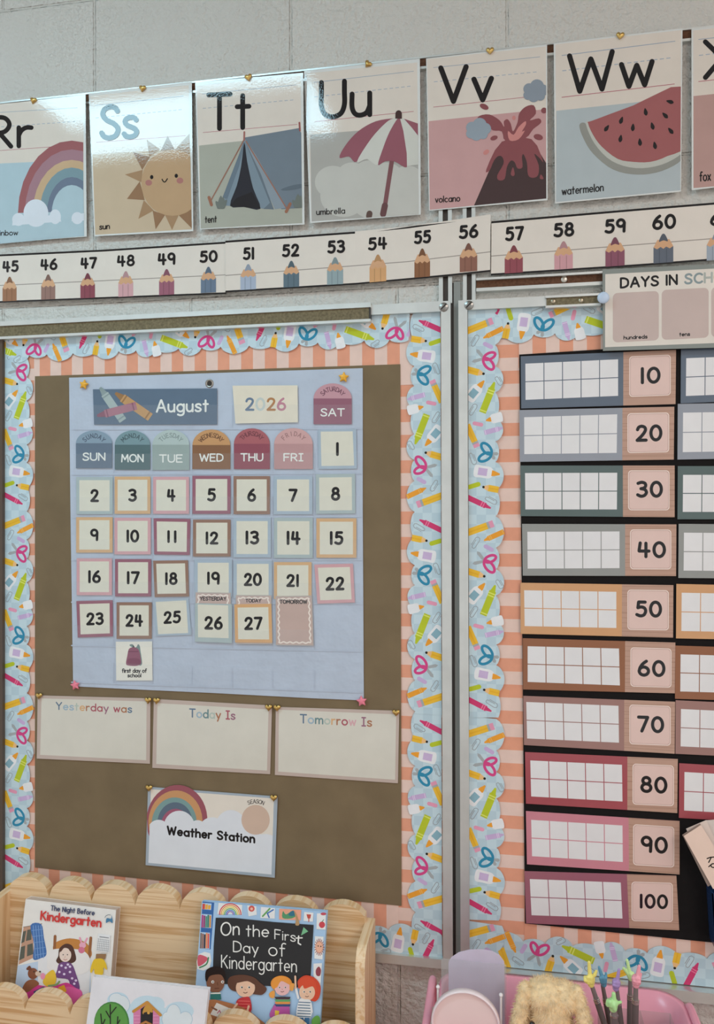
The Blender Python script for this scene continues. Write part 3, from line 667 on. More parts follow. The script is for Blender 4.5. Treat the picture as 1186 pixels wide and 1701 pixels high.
def art_x(s):
    q = [(1040, 45), (1950, -55), (1940, 1070), (1042, 1150)]
    head(s, q, [(1042, 505), (1945, 410), (1940, 1070), (1042, 1150)], '#a58680', [(1078, 108), (1890, 15)], [(1078, 220), (1880, 125)], [(1078, 403), (1890, 310)])
    s.text('Xx', 1108, 392, 285, BLK, width=500, wt=.125, slope=-.1)
    s.spoly([(1500, 1100), (1450, 800), (1520, 560), (1600, 700), (1750, 690), (1850, 540), (1880, 800), (1850, 1080)], '#b5764f', 4)
    s.text('fox', 1083, 1105, 72, BLK, width=82, wt=.12, slope=-.08)
poster('X poster with a fox, cut by the right edge of the picture', [(1148.6, 48.3), (1370, 22), (1366, 290), (1149, 316)], (905, 40, 4.22), art_x)

# ================================================================== number strip
def pencil(s, x0, x1, yt, yb, body, sl):
    """short printed pencil: tip up"""
    h = yb-yt; cx = (x0+x1)/2; w = x1-x0; ys = yt+h*.45
    def S(x, y): return (x, y+sl*(x-cx))
    dk = '#'+''.join('%02x' % int(int(body[i:i+2], 16)*.86) for i in (1, 3, 5))
    s.poly([S(x0, ys), S(x1, ys), S(x1, yb), S(x0, yb)], body)
    s.poly([S(x0, ys), S(x0+w*.2, yt+h*.2), S(x0+w*.8, yt+h*.2), S(x1, ys), S(x1-w*.18, ys+h*.07), S(x1-w*.36, ys), S(cx, ys+h*.07), S(x0+w*.36, ys), S(x0+w*.18, ys+h*.07)], '#bf9674')
    s.spoly([S(x0+w*.27, yt+h*.27), S(x0+w*.4, yt+h*.05), S(cx, yt), S(x0+w*.6, yt+h*.05), S(x1-w*.27, yt+h*.27), S(cx, yt+h*.23)], dk, 3)
    for u in (.3, .66): s.line([S(x0+w*u, ys+h*.08), S(x0+w*u, yb-2)], 3.5, dk)
def numstrip(label, q, view, items, sl, off, ln):
    s = Sheet(off, view, 'lam'); s.slab(q, '#cac3ba', .0005); s.clip = q
    s.line(ln, 4, '#8d867e')
    top, bot = q[:len(q)//2], q[len(q)//2:]
    s.line([lerp(p, (p[0], p[1]+5), 1) for p in top], 9, BLK); s.line([(p[0], p[1]-4) for p in bot], 8, BLK)
    for t, nx0, nx1, ny0, ny1, px0, px1, pt_, pb, c in items:
        pencil(s, px0, px1, pt_, pb-6, c, sl)
        s.text(t, nx0, ny1, ny1-ny0, BLK, width=nx1-nx0, wt=.2, slope=sl, sp=.3)
    s.clip = None
    tag(s.build('number_strip'), label, 'number line strip', 'number line strips under the posters')
v3, v4, v5 = (0, 380, 2.824), (380, 330, 2.695), (720, 330, 2.545)
numstrip('number strip with pencils 45, 46 and 47 in brown and dark red', [(-45, 122), (495, 97), (495, 328), (-45, 349)], v3, [
    ('45', 10, 88, 150, 206, 12, 78, 225, 345, '#8d6449'), ('46', 188, 270, 141, 197, 193, 259, 214, 337, '#85675e'), ('47', 376, 455, 134, 190, 377, 445, 208, 331, '#7f434e')], -.046, .0105, [(-45, 268), (495, 243)])
numstrip('number strip with pencils 48, 49 and 50 in pink, plum and slate blue', [(495, 97), (1063, 60), (1063, 306), (495, 328)], v3, [
    ('48', 547, 633, 124, 180, 555, 625, 199, 324, '#bd9498'), ('49', 738, 824, 114, 173, 746, 817, 189, 316, '#8c5868'), ('50', 935, 1021, 103, 161, 942, 1013, 178, 306, '#5f6f82')], -.055, .0105, [(495, 243), (1063, 216)])
numstrip('number strip with pencils 51, 52 and 53 in pale and mid blue greys', [(-15, 188), (565, 147), (570, 385), (-15, 420)], v4, [
    ('51', 62, 116, 218, 276, 52, 122, 293, 413, '#98a3b4'), ('52', 237, 316, 204, 263, 245, 315, 278, 402, '#566873'), ('53', 440, 521, 187, 247, 440, 512, 262, 390, '#85969a')], -.055, .0125, [(-15, 344), (567, 300)])
numstrip('number strip with pencils 54, 55 and 56 in tan and browns', [(565, 147), (800, 124), (1000, 96), (1172, 70), (1170, 327), (1000, 345), (800, 364), (570, 385)], v4, [
    ('54', 622, 709, 174, 234, 630, 705, 250, 378, '#c09468'), ('55', 828, 906, 144, 205, 831, 901, 223, 357, '#7d563c'), ('56', 1029, 1118, 119, 182, 1034, 1112, 199, 332, '#80594c')], -.085, .0125, [(567, 300), (800, 282), (1170, 238)])
numstrip('number strip with pencils 57, 58 and 59 in dark red, pink and plum', [(245, 95), (860, 42), (865, 285), (243, 325)], v5, [
    ('57', 302, 383, 119, 181, 301, 378, 197, 320, '#85464f'), ('58', 506, 596, 103, 165, 511, 589, 180, 304, '#b98c91'), ('59', 722, 814, 87, 149, 727, 808, 163, 291, '#7e4d5d')], -.07, .0105, [(243, 243), (865, 194)])
numstrip('number strip with pencils 60 and 61, running out of the right edge of the picture', [(860, 42), (1480, -8), (1480, 238), (865, 285)], v5, [
    ('60', 924, 1026, 69, 134, 930, 1014, 148, 277, '#59606b'), ('61', 1168, 1255, 57, 118, 1155, 1238, 140, 265, '#8f99a4'), ('62', 1380, 1470, 42, 100, 1380, 1462, 122, 250, '#56646e')], -.075, .0105, [(865, 194), (1480, 145)])
# gold hearts pinning the posters, copied from one
def puff(outline, c, prof, mb, mt, n=(0, -1, 0)):
    """domed shape: rings of an outline (dx, dz) shrinking as it rises from the wall; prof = [(scale, height)]"""
    rows = [[V((c[0]+x*k, c[1]-h, c[2]+z*k)) for x, z in outline] for k, h in prof]
    mb.grid(rows, mt, True, True); mb.face(rows[-1], mt, True)
def heart_outline(r, n=28):
    out = []
    for i in range(n):
        t = 2*math.pi*i/n; out.append((r*.062*16*math.sin(t)**3, r*.062*(13*math.cos(t)-5*math.cos(2*t)-2*math.cos(3*t)-math.cos(4*t)+2)))
    return out
def star_outline(r):
    pts = []
    for i in range(10):
        a = math.pi/2+i*math.pi/5; q = r if i % 2 == 0 else r*.56; pts.append((q*math.cos(a), q*math.sin(a)))
    return _spl(pts, 3, True)
DOME = [(.85, 0), (1, .0012), (.95, .0026), (.7, .004), (.35, .0048), (.05, .005)]
def pin_proto(kind, col):
    mb = MB(); mt = M(col, 'metal' if kind == 'heart' else 'plastic')
    puff(heart_outline(.0074) if kind == 'heart' else star_outline(.0105), (0, 0, 0), DOME, mb, mt)
    o = mb.build('heart_push_pin' if kind == 'heart' else 'star_push_pin', None, (0, 0, 0))
    sb = MB(); sb.tube([(0, .006, 0), (0, .0005, 0)], .0006, M('#b9b4aa', 'metal'), 6); sb.build('pin_needle', o)
    return o
def pins(kind, col, spots, cat, group):
    first = pin_proto(kind, col); used = False
    for px, py, off, rot, label in spots:
        o = copy_tree(first) if used else first
        used = True; o.location = P(px, py, off); o.rotation_euler = (0, math.radians(rot), 0); o['label'] = label; o['category'] = cat; o['group'] = group
pins('heart', '#b89a5c', [
    (56, 168, .0185, 15, 'gold heart pin at the top of the R rainbow poster'), (237, 148, .0122, 10, 'gold heart pin at the top of the S sun poster'), (413, 129.5, .0275, -10, 'gold heart pin at the top of the T tent poster'),
    (611, 107.5, .0127, 40, 'gold heart pin at the top of the U umbrella poster'), (814, 85.5, .0122, 0, 'gold heart pin at the top of the V volcano poster'), (1030, 60.5, .0122, 8, 'gold heart pin at the top of the W watermelon poster'),
    (65.5, 1156, .0125, 0, 'dark gold heart pin at the upper left corner of the Yesterday was card'), (246.5, 1163.5, .0125, 0, 'dark gold heart pin at the upper right corner of the Yesterday was card'), (260.5, 1164, .0125, 0, 'dark gold heart pin at the upper left corner of the Today Is card'),
    (446.5, 1175.5, .0125, 0, 'dark gold heart pin at the upper right corner of the Today Is card'), (460.5, 1176, .0125, 0, 'dark gold heart pin at the upper left corner of the Tomorrow Is card'), (658, 1184, .0125, 0, 'dark gold heart pin at the upper right corner of the Tomorrow Is card'),
    (248, 1309, .0137, 0, 'gold heart pin at the upper left corner of the Weather Station card'), (455, 1325.5, .0137, 0, 'gold heart pin at the upper right corner of the Weather Station card')], 'push pin', 'gold heart push pins')
pins('star', '#e8ad35', [(140, 639, .013, 12, 'yellow star pin at the upper left corner of the pocket calendar'), (571, 627, .013, 5, 'yellow star pin at the upper right corner of the pocket calendar')], 'push pin', 'star push pins on the pocket calendar')
pins('star', '#d9788a', [(125.5, 1138, .013, -12, 'pink star pin at the lower left corner of the pocket calendar'), (601, 1164.5, .013, -8, 'pink star pin at the lower right corner of the pocket calendar')], 'push pin', 'star push pins on the pocket calendar')

# ================================================================== pocket calendar on the left board
CO = .0113
c1, c2, c3, c4 = (100, 590, 3.953), (350, 590, 3.953), (100, 880, 3.953), (350, 880, 3.953)
cal = empty('pocket_calendar', P(360, 1160, CO)); tag(cal, 'pale blue vinyl pocket calendar showing August 2026 on the brown paper', 'pocket calendar')
VIN = M('#a8b3c2', 'vinyl')
s = Sheet(CO); s.slab([(114.7, 627.4), (300, 621.5), (450, 616.5), (602.5, 611.5), (602.5, 850), (604.3, 1163.5), (520, 1160), (350, 1151), (220, 1145), (121.5, 1140), (117, 850)], VIN, .0012)
s.build('backing_sheet', cal)
mb = MB(); c = P(348, 637, CO); n = 22
mb.grid([[c+V((r*math.cos(2*math.pi*k/n), -y, r*math.sin(2*math.pi*k/n))) for k in range(n)] for r, y in ((.0085, 0), (.0082, .0012), (.0066, .0014), (.0048, .0002))], M('#8d8a84', 'metal'), True, True)
mb.face([c+V((.0049*math.cos(2*math.pi*k/n), -.0003, .0049*math.sin(2*math.pi*k/n))) for k in range(n)], M('#2a2520', 'paint')); mb.build('grommet', cal)
FILM = clear('clear_vinyl', (.99, .995, 1.0), .06, .2)
ROWB = [(713, 712), (788, 786), (860, 858), (930, 930), (1000, 1003), (1072, 1082), (1133, 1150)]
for k, (ya, yb) in enumerate(ROWB):
    s = Sheet(CO+.0042); h = 34 if k else 40
    s.poly([(122.5, ya-h), (598, yb-h), (598.5, yb), (122.5, ya)], FILM)
    o = s.build('clear_pocket', cal)
    s2 = Sheet(CO+.0008); s2.lay = 2
    s2.line([(119, ya+.3), (601, yb+.3)], 2.2, VIN)
    for vx in (188.5, 253, 318.5, 385.5, 452.5, 522): s2.line([(vx, lerp((0, ya), (0, yb), (vx-119)/482)[1]-h), (vx, lerp((0, ya), (0, yb), (vx-119)/482)[1]-1)], 1.2, VIN)
    s2.build('pocket_seam', o)
CG = 'cards in the pocket calendar'
def calcard(name, label, off, view, draw, q, c, kind='card'):
    s = Sheet(off, view, kind); s.slab(q, c, .0004); draw(s); o = s.build(name); return tag(o, label, 'calendar card', CG)
IV = '#c9c8ba'
def number(n, col, colname, view, q, qi=None, extra='', rise=0.0):
    def draw(s):
        i = qi or inset(q, .085)
        s.poly(i, IV); c = qpt(q, .5, .5); h = (q[3][1]-q[0][1])*.355; sl = (q[1][1]-q[0][1])/(q[1][0]-q[0][0])
        w = h*(.22 if n == 1 else .68 if n < 10 else .85 if n == 11 else 1.02 if n in (10, 12, 13, 14, 15, 16, 17, 18, 19, 21) else 1.38)
        s.ctext(str(n), c[0], c[1]+h*.5, h, BLK, w, wt=.2, sp=.3, slope=sl)
    calcard('number_card', 'calendar card with number %d in a %s border%s' % (n, colname, extra), CO+.0022+rise, view, draw, q, col)
def R4(x0, y0, x1, y1): return [(x0, y0), (x1, y0), (x1, y1), (x0, y1)]
BG, TN, PK, PL, BR, BL = ('#9cabac', 'grey green'), ('#c2a079', 'tan'), ('#bf969b', 'pink'), ('#8b5a69', 'plum'), ('#876a5b', 'brown'), ('#9aaab7', 'grey blue')
PX = (0, 0, 1)
for n, c, v, q in ((2, BG, c1, R4(105, 800, 345, 1044)), (3, TN, c1, R4(357, 797, 592, 1042)), (4, PK, c1, R4(610, 798, 846, 1042)), (5, PL, c1, R4(868, 792, 1118, 1042)),
                   (6, BR, c2, R4(150, 794, 388, 1044)), (7, BL, c2, R4(413, 795, 668, 1045)), (8, BG, c2, [(690, 782), (948, 778), (950, 1040), (692, 1042)]), (1, BL, c2, [(705, 490), (955, 482), (960, 745), (708, 748)]),
                   (9, TN, PX, R4(126.5, 859, 187, 918)), (10, PK, PX, R4(190, 860, 250.5, 921)), (11, PL, PX, [(255, 861), (316, 862), (315, 922), (256, 921)]), (12, BR, PX, R4(320.5, 863, 383, 924.5)),
                   (13, BL, PX, R4(387.5, 860, 450, 926)), (14, BG, PX, R4(455, 860, 519.5, 927)), (15, TN, PX, R4(525.5, 861, 592, 926.5)),
                   (16, PK, c3, R4(108, 187, 340, 430)), (17, PL, c3, R4(360, 192, 597, 438)), (18, BR, c3, [(610, 203), (838, 200), (846, 438), (620, 442)]), (19, BL, c3, R4(882, 196, 1128, 440)),
                   (20, BL, c4, R4(150, 203, 402, 450)), (21, TN, c4, R4(415, 212, 662, 455)), (22, PK, c4, [(680, 228), (934, 222), (947, 478), (700, 486)]),
                   (23, PL, c3, [(106, 468), (344, 462), (346, 700), (115, 708)]), (24, BR, c3, R4(370, 476, 601, 716))):
    number(n, c[0], c[1], v, q, [(722, 502), (932, 500), (942, 725), (727, 728)] if n == 1 else None, ', pocketed crooked' if n == 22 else '')
number(25, BL[0], BL[1], c3, [(608, 460), (842, 448), (862, 690), (628, 698)], [(627, 474), (827, 463), (840, 678), (643, 686)], ', tilted in its pocket')
def wavy(s, q, c, amp, nx, ny):
    for (a, b), k in (((q[0], q[1]), nx), ((q[1], q[2]), ny), ((q[2], q[3]), nx), ((q[3], q[0]), ny)):
        L = math.hypot(b[0]-a[0], b[1]-a[1]); n = (-(b[1]-a[1])/L, (b[0]-a[0])/L)
        s._line([(lerp(a, b, i/(k*6))[0]+n[0]*amp*math.sin(i*math.pi/3), lerp(a, b, i/(k*6))[1]+n[1]*amp*math.sin(i*math.pi/3)) for i in range(k*6+1)], 9, c)
    s.up()
def daycard(t, label, view, q, tc, ty, tw, th):
    def draw(s):
        s.poly(inset(q, .02), '#b29c94'); wavy(s, inset(q, .085, .06), '#d8cfc6', 4, 5, 7)
        s.ctext(t, tc, ty, th, BLK, tw, wt=.2, slope=.01)
    calcard('day_marker_card', label, CO+.0029, view, draw, q, '#a9a19b')
daycard('YESTERDAY', 'mauve marker card reading YESTERDAY behind card 26', c3, [(888, 410), (1120, 414), (1122, 735), (890, 735)], 1004, 466, 175, 27)
daycard('TODAY', 'mauve marker card reading TODAY behind card 27', c4, [(164, 428), (398, 430), (404, 752), (166, 750)], 280, 478, 105, 25)
daycard('TOMORROW', 'empty mauve marker card reading TOMORROW with a wavy white line', c4, [(425, 436), (665, 432), (676, 762), (427, 758)], 543, 487, 182, 28)
number(26, BG[0], BG[1], c3, [(885, 482), (1128, 488), (1128, 745), (885, 735)], [(903, 490), (1103, 497), (1106, 712), (905, 706)], ', under the YESTERDAY tab', .0013)
number(27, '#c59c6e', 'orange tan', c4, [(155, 490), (398, 486), (405, 742), (160, 740)], None, ', under the TODAY tab', .0013)
def firstday(s):
    s.spoly([(455, 760), (475, 752), (490, 775), (470, 785), (500, 770), (510, 752), (522, 762), (528, 800), (538, 880), (515, 885), (505, 800)], '#6f8583', 3)
    s.spoly([(440, 830), (452, 782), (485, 772), (515, 788), (528, 840), (530, 880), (500, 894), (450, 892), (432, 880)], '#86586a', 4)
    s.spoly([(445, 850), (480, 843), (520, 850), (524, 885), (450, 886)], '#7a4d5f', 4); s.line([(448, 800), (510, 800)], 5, '#6d4356')
    s.ctext('first day of', 487, 940, 30, BLK, 165, wt=.19); s.ctext('school', 487, 970, 28, BLK, 92, wt=.19)
calcard('first_day_card', 'white calendar card with a plum backpack reading first day of school', CO+.0022, c3, firstday, [(365, 735), (603, 733), (606, 990), (368, 990)], '#d3d2c8')
def august(s):
    mo = [((262, 212), (412, 430), 52, '#98a6a5', '#7f8f90'), ((362, 248), (592, 408), 56, '#b08a5d', '#8d6a44'), ((242, 398), (500, 332), 52, '#9a6a78', '#7f5062')]
    for tip, end, w, c, d in mo:
        L, F = _fr(tip, end); h = w/2
        s.poly([F(L*.2, -h), F(L, -h), F(L, h), F(L*.2, h)], c); s.poly([F(0, -h*.3), F(L*.2, -h*.8), F(L*.2, h*.8), F(0, h*.3)], d)
        for a in (.24, .9): s.poly([F(L*a, -h), F(L*(a+.035), -h), F(L*(a+.035), h), F(L*a, h)], d)
    s.text('August', 628, 378, 88, '#d5d9d4', width=348, wt=.145, slope=-.012, sp=.22)
calcard('month_card', 'slate blue calendar card with three crayons reading August', CO+.0022, c1, august, [(215, 224), (1030, 218), (1030, 455), (222, 456)], '#54677a')
def year(s): s.text('2026', 224, 366, 88, BLK, width=272, wt=.17, sp=.25, cols=['#60748a', '#b3bcb8', '#a3744a', '#b07a88'])
calcard('year_card', 'cream calendar card reading 2026 in coloured digits', CO+.003, c2, year, [(143, 200), (570, 198), (573, 441), (162, 449)], '#cfc9b8')
def day(ab, full, x0, x1, yt, ys, yb, top, bot, tc, view, cn):
    cx = (x0+x1)/2; r = (x1-x0)/2; pts = [(x0, yb)]+[(cx-r*math.cos(math.pi*i/18), yt+(ys-yt)*1.02-(ys-yt)*1.02*math.sin(math.pi*i/18)) for i in range(19)]+[(x1, yb)]
    def draw(s):
        s.clip = pts; s.poly(R4(x0, ys, x1, yb), bot); s.clip = None
        s.arctext(full, cx, yt+r*1.0, r*.60, -56, 56, 27, tc, .19)
        s.ctext(ab.replace('I', '|'), cx, yb-48 if view is c1 else yb-50, 55, '#d6dad5', (x1-x0)*(.64 if 'I' not in ab else .52), wt=.16)
    calcard('weekday_card', 'arched %s calendar card reading %s %s' % (cn, full, ab), CO+.0022, view, draw, pts, top)
for a in (('SUN', 'SUNDAY', 103, 340, 495, 578, 742, '#7b90a0', '#5b6c7d', '#485665', c1, 'slate blue'), ('MON', 'MONDAY', 358, 590, 495, 588, 752, '#6d8990', '#4b6468', '#42565c', c1, 'dark teal'),
          ('TUE', 'TUESDAY', 605, 848, 490, 588, 754, '#a2b2b0', '#8b9b98', '#7d8c8b', c1, 'grey green'), ('WED', 'WEDNESDAY', 868, 1117, 488, 590, 748, '#b58a5e', '#7b573c', '#6b4a33', c1, 'brown'),
          ('THU', 'THURSDAY', 152, 388, 480, 582, 748, '#9b585e', '#854552', '#6b3a42', c2, 'dark red'), ('FRI', 'FRIDAY', 416, 670, 478, 582, 748, '#bd9796', '#ac8787', '#94716f', c2, 'pale pink'),
          ('SAT', 'SATURDAY', 675, 926, 185, 284, 453, '#b48a93', '#875868', '#6f4856', c2, 'plum')): day(*a)

# ------------------------------------------------------------------ dry-erase cards and the weather card under the calendar
d1, d2 = (30, 1130, 3.389), (340, 1130, 3.389)
PC = {'b': '#566c82', 'l': '#8ea4b2', 't': '#5f7d80', 'g': '#a3afa6', 'o': '#c29a6e', 'n': '#9a6648', 'r': '#9a4d58', 'p': '#c39aa0', 'm': '#8a5d70'}
def dry(label, view, q, iq, t, x, y, h, w, sl, cols):
    s = Sheet(.0113, view, 'lam'); s.slab(q, '#b1a198', .0007); s.poly(iq, '#c4c1b6')
    s.text(t.replace('I', '|'), x, y, h, BLK, width=w, wt=.15, slope=sl, sp=.22, cols=[PC[k] for k in cols])
    tag(s.build('dry_erase_card'), label, 'dry erase card', 'dry erase cards under the calendar')
dry('blank cream dry erase card headed Yesterday was', d1, [(110, 85), (745, 102), (742, 470), (105, 441)], [(132, 102), (724, 119), (721, 450), (124, 420)], 'Yesterday was', 212, 167, 46, 430, .042, 'blltonrrmrnbl'.replace('t', 'g'))
dry('blank cream dry erase card headed Today Is', PX, [(255.5, 1161), (451.8, 1172), (448.8, 1286), (253, 1275.5)], [(261.5, 1168), (446, 1178.5), (443.5, 1280), (259.5, 1269)], 'Today Is', 314, 1192, 15.5, 77, .055, 'bltgnrm')
dry('blank cream dry erase card headed Tomorrow Is', d2, [(400, 150), (1095, 172), (1088, 580), (395, 533)], [(418, 166), (1078, 192), (1072, 560), (414, 514)], 'Tomorrow Is', 535, 243, 54, 407, .05, 'bltgonrpmn')
w1 = (200, 1280, 3.706)
s = Sheet(.0125, w1, 'lam')
q = [(170, 100), (968, 160), (950, 660), (155, 582)]; iq = [(188, 115), (945, 172), (930, 640), (172, 568)]
s.slab(q, '#97a3ae', .0008); s.poly(iq, '#d2cbc0'); 
s.clip = [(150, 60), (945, 60), (945, 700), (187, 700)]
for (lf, tp, rt), c in zip(((160, 88, 535), (172, 122, 505), (192, 165, 470), (228, 195, 442), (250, 235, 425)), ('#8e505a', '#b98a60', '#71908f', '#566676', '#93546a')):
    rx = (rt-lf)/2; s.ell((lf+rt)/2, tp+rx*1.17, rx, rx*1.17, c, 4, 40)
s.clip = iq; w_ = '#ccd0d6'
s.poly([(180, 330), (945, 400), (930, 650), (160, 580)], w_)
for x, y, rx, ry in ((235, 365, 65, 62), (362, 345, 95, 98), (475, 355, 50, 50), (565, 350, 75, 62), (680, 345, 95, 102), (800, 400, 60, 45), (890, 445, 75, 55)): s.ell(x, y, rx, ry, w_, up=False)
s.up(); s.clip = None; s.ell(832, 303, 87, 92, '#bfa796'); s.arctext('SEASON', 832, 303, 102, -26, 28, 23, '#4b4746', .14)
s.text('Weather Station', 285, 398, 60, BLK, width=545, wt=.2, slope=.096, sp=.24)
tag(s.build('weather_card'), 'white Weather Station card with a rainbow over its left corner', 'weather card')

# ================================================================== right board: ten-frame chart
BO = .0105
s = Sheet(BO, (0, 0, 1), 'cloth'); s.slab([(862.5, 589), (1002, 580), (1420, 562), (1420, 1592), (1186, 1566), (872, 1534), (868, 1100)], '#1b1919', .0012)
chart = s.build('black_pocket_chart'); tag(chart, 'black pocket chart holding the ten-frame cards', 'pocket chart')
t1, t2, t3, t4 = (840, 570, 3.428), (840, 860, 3.428), (840, 1150, 3.428), (840, 1340, 3.428)
WOODT, WOODL = '#ab8a79', '#977665'
def tenframe(n, view, q, sp, g, tile, nc, col, cn, second=False):
    s = Sheet(BO+.0022+(.0004 if second else 0), view, 'lam'); s.slab(q, col, .0006)
    wt_, wb = qpt(q, 0, 0), q[3]
    u0 = (sp-q[0][0])/(q[1][0]-q[0][0])
    wq = [qpt(q, u0, 0), q[1], q[2], qpt(q, u0, 1)]; s.poly(wq, WOODT)
    s.clip = wq
    rnd = random.Random(n)
    for k in range(13):
        v = (k+rnd.random())/13; a, b = qpt(wq, 0, v), qpt(wq, 1, v+rnd.uniform(-.02, .02)); s._line([a, lerp(lerp(a, b, .5), (a[0], a[1]+3), .2), b], 2.5, WOODL)
    s.up(); s.clip = None
    s.poly(g, '#cfcfd0'); lc = col
    for k in range(1, 5): s._line([qpt(g, k/5, 0), qpt(g, k/5, 1)], 5, lc)
    s._line([qpt(g, 0, .5), qpt(g, 1, .5)], 5, lc); s.up()
    sl = (q[1][1]-q[0][1])/(q[1][0]-q[0][0])
    x0, y0, x1, y1 = tile; y0 -= sl*(x1-x0)/2*0; 
    s.rrect(x0, y0-sl*(x1-x0)/2, x1, y1-sl*(x1-x0)/2, 20, '#d9c8c0', sl); s.rrect(x0+5, y0+5-sl*(x1-x0)/2, x1-5, y1-5-sl*(x1-x0)/2, 16, '#b39389', sl); s.rrect(x0+8, y0+8-sl*(x1-x0)/2, x1-8, y1-8-sl*(x1-x0)/2, 15, '#cdb3ab', sl)
    t = str(n); h = 98 if n < 100 else 85
    w = {10: 118, 20: 155, 30: 155, 40: 166, 50: 155, 60: 160, 70: 155, 80: 156, 90: 155, 100: 165}[n]
    s.ctext(t, nc[0], nc[1]+h/2, h, BLK, w, wt=.19, sp=.3, slope=sl)
    s.slope = sl
    where = 'right column, cut by the edge of the picture' if second else 'left column'
    o = s.build('ten_frame_card'); tag(o, '%s ten-frame card with a number tile reading %d in the %s' % (cn, n, where) if not second else '%s bordered ten-frame card in the right column, beside the %d card' % (cn, n), 'ten-frame card', 'ten-frame cards in the black chart')
ROWS = [
 (10, t1, [(85, 75), (970, 38), (967, 347), (88, 372)], 670, [(112, 117), (640, 92), (640, 300), (113, 323)], (703, 70, 940, 302), (823, 183), '#576270', 'dark slate blue', [(998, 36), (1880, 0)], 343),
 (20, t1, [(78, 381), (960, 362), (957, 663), (80, 676)], 665, [(105, 422), (635, 405), (632, 625), (106, 632)], (693, 397, 931, 624), (815, 512), '#888d96', 'light grey', [(980, 346), (1865, 330)], 663),
 (30, t1, [(83, 697), (962, 697), (962, 991), (85, 985)], 667, [(110, 740), (635, 738), (633, 947), (112, 947)], (697, 724, 933, 952), (818, 832), '#51605f', 'dark green grey', [(980, 700), (1865, 700)], 1003),
 (40, t2, [(93, 35), (972, 38), (970, 332), (97, 330)], 680, [(123, 80), (648, 78), (648, 287), (125, 290)], (708, 67, 943, 294), (830, 182), '#878986', 'mid grey', [(985, 35), (1870, 42)], 343),
 (50, t2, [(84, 370), (955, 384), (953, 683), (85, 661)], 662, [(105, 413), (630, 422), (630, 628), (108, 617)], (693, 411, 929, 640), (813, 520), '#bf9167', 'orange tan', [(972, 377), (1860, 395)], 687),
 (60, t2, [(97, 686), (966, 711), (963, 1000), (99, 978)], 680, [(125, 732), (645, 745), (650, 955), (125, 935)], (710, 741, 944, 965), (830, 858), '#85563a', 'rust brown', [(966, 728), (1860, 755)], 1031),
 (70, t3, [(100, 20), (965, 54), (962, 350), (104, 300)], 675, [(117, 55), (642, 77), (645, 287), (122, 263)], (704, 74, 940, 300), (825, 183), '#8f6c65', 'mauve brown', [(968, 45), (1860, 88)], 350),
 (80, t3, [(110, 340), (980, 380), (977, 688), (115, 634)], 693, [(140, 388), (662, 413), (665, 622), (145, 593)], (722, 411, 958, 644), (843, 527), '#96484f', 'dark red', [(988, 404), (1880, 455)], 715),
 (90, t4, [(115, 25), (990, 82), (990, 386), (121, 328)], 700, [(145, 75), (665, 107), (667, 315), (150, 282)], (725, 107, 960, 340), (846, 217), '#ba7a86', 'rose pink', None, 0),
 (100, t4, [(107, 367), (972, 393), (988, 704), (116, 664)], 690, [(137, 412), (655, 432), (665, 637), (147, 618)], (716, 430, 952, 655), (842, 540), '#8f5a68', 'plum', None, 0)]
for n, v, q, sp, g, tile, nc, col, cn, q2, yb in ROWS:
    tenframe(n, v, q, sp, g, tile, nc, col, cn)
    if q2:
        sl = (q2[1][1]-q2[0][1])/(q2[1][0]-q2[0][0]); a, b = q2; h = yb-a[1]
        qq = [a, b, (b[0], b[1]+h), (a[0]-2, yb)]
        gg = [(a[0]+30, a[1]+50), (a[0]+30+540, a[1]+50+540*sl), (a[0]+30+540, a[1]+h-42+540*sl), (a[0]+28, a[1]+h-42)]
        tenframe(n, v, qq, a[0]+588, gg, (a[0]+622, a[1]+45+622*sl, a[0]+862, a[1]+275+622*sl), (a[0]+742, a[1]+158+700*sl), col, cn, True)
# school day chart
dv = (980, 430, 5.757)
s = Sheet(.0235, dv, 'lam'); q = [(120, 100), (2150, 8), (2150, 822), (124, 880)]; s.slab(q, '#7b817d', .0009)
s.poly([(146, 146), (2120, 45), (2120, 770), (144, 845)], '#cbc5bc')
s.text('DAYS IN SCHOOL', 285, 285, 108, BLK, width=1200, wt=.19, sp=.24, slope=-.062, cols=[BLK]*6+['#7c8a8c', '#7c8a8c', '#9aa09a', '#b59a7a', '#a06a58', '#9a5a62'])
for x0, x1, y0, y1, t, tx, ty, tw in ((218, 658, 328, 800, 'hundreds', 435, 768, 230), (686, 1135, 298, 775, 'tens', 905, 740, 105), (1160, 1610, 272, 750, 'ones', 1380, 712, 105)):
    s.rrect(x0, y0, x1, y1, 45, '#b3a29c', -.05); s.ctext(t, tx, ty, 40, BLK, tw, wt=.2, slope=-.05)
tag(s.build('school_day_chart'), 'white DAYS IN SCHOOL chart with mauve boxes above the ten-frame cards', 'chart')
mb = MB(); c = P(1001, 497, .0245); pm = M('#aebfd3', 'plastic')
mb.grid([[c+V((r*math.cos(2*math.pi*k/20), -y, r*math.sin(2*math.pi*k/20))) for k in range(20)] for r, y in ((.0045, 0), (.0045, .005), (.007, .006), (.0098, .008), (.0103, .0095), (.0095, .011), (.006, .0122), (.0001, .0125))], pm, True, True)
pp = mb.build('round_push_pin'); tag(pp, 'pale blue round push pin at the left edge of the DAYS IN SCHOOL chart', 'push pin')
mb = MB(); mb.tube([c, c+V((0, .018, 0))], .0008, M('#b9b4aa', 'metal'), 6); mb.build('pin_needle', pp)
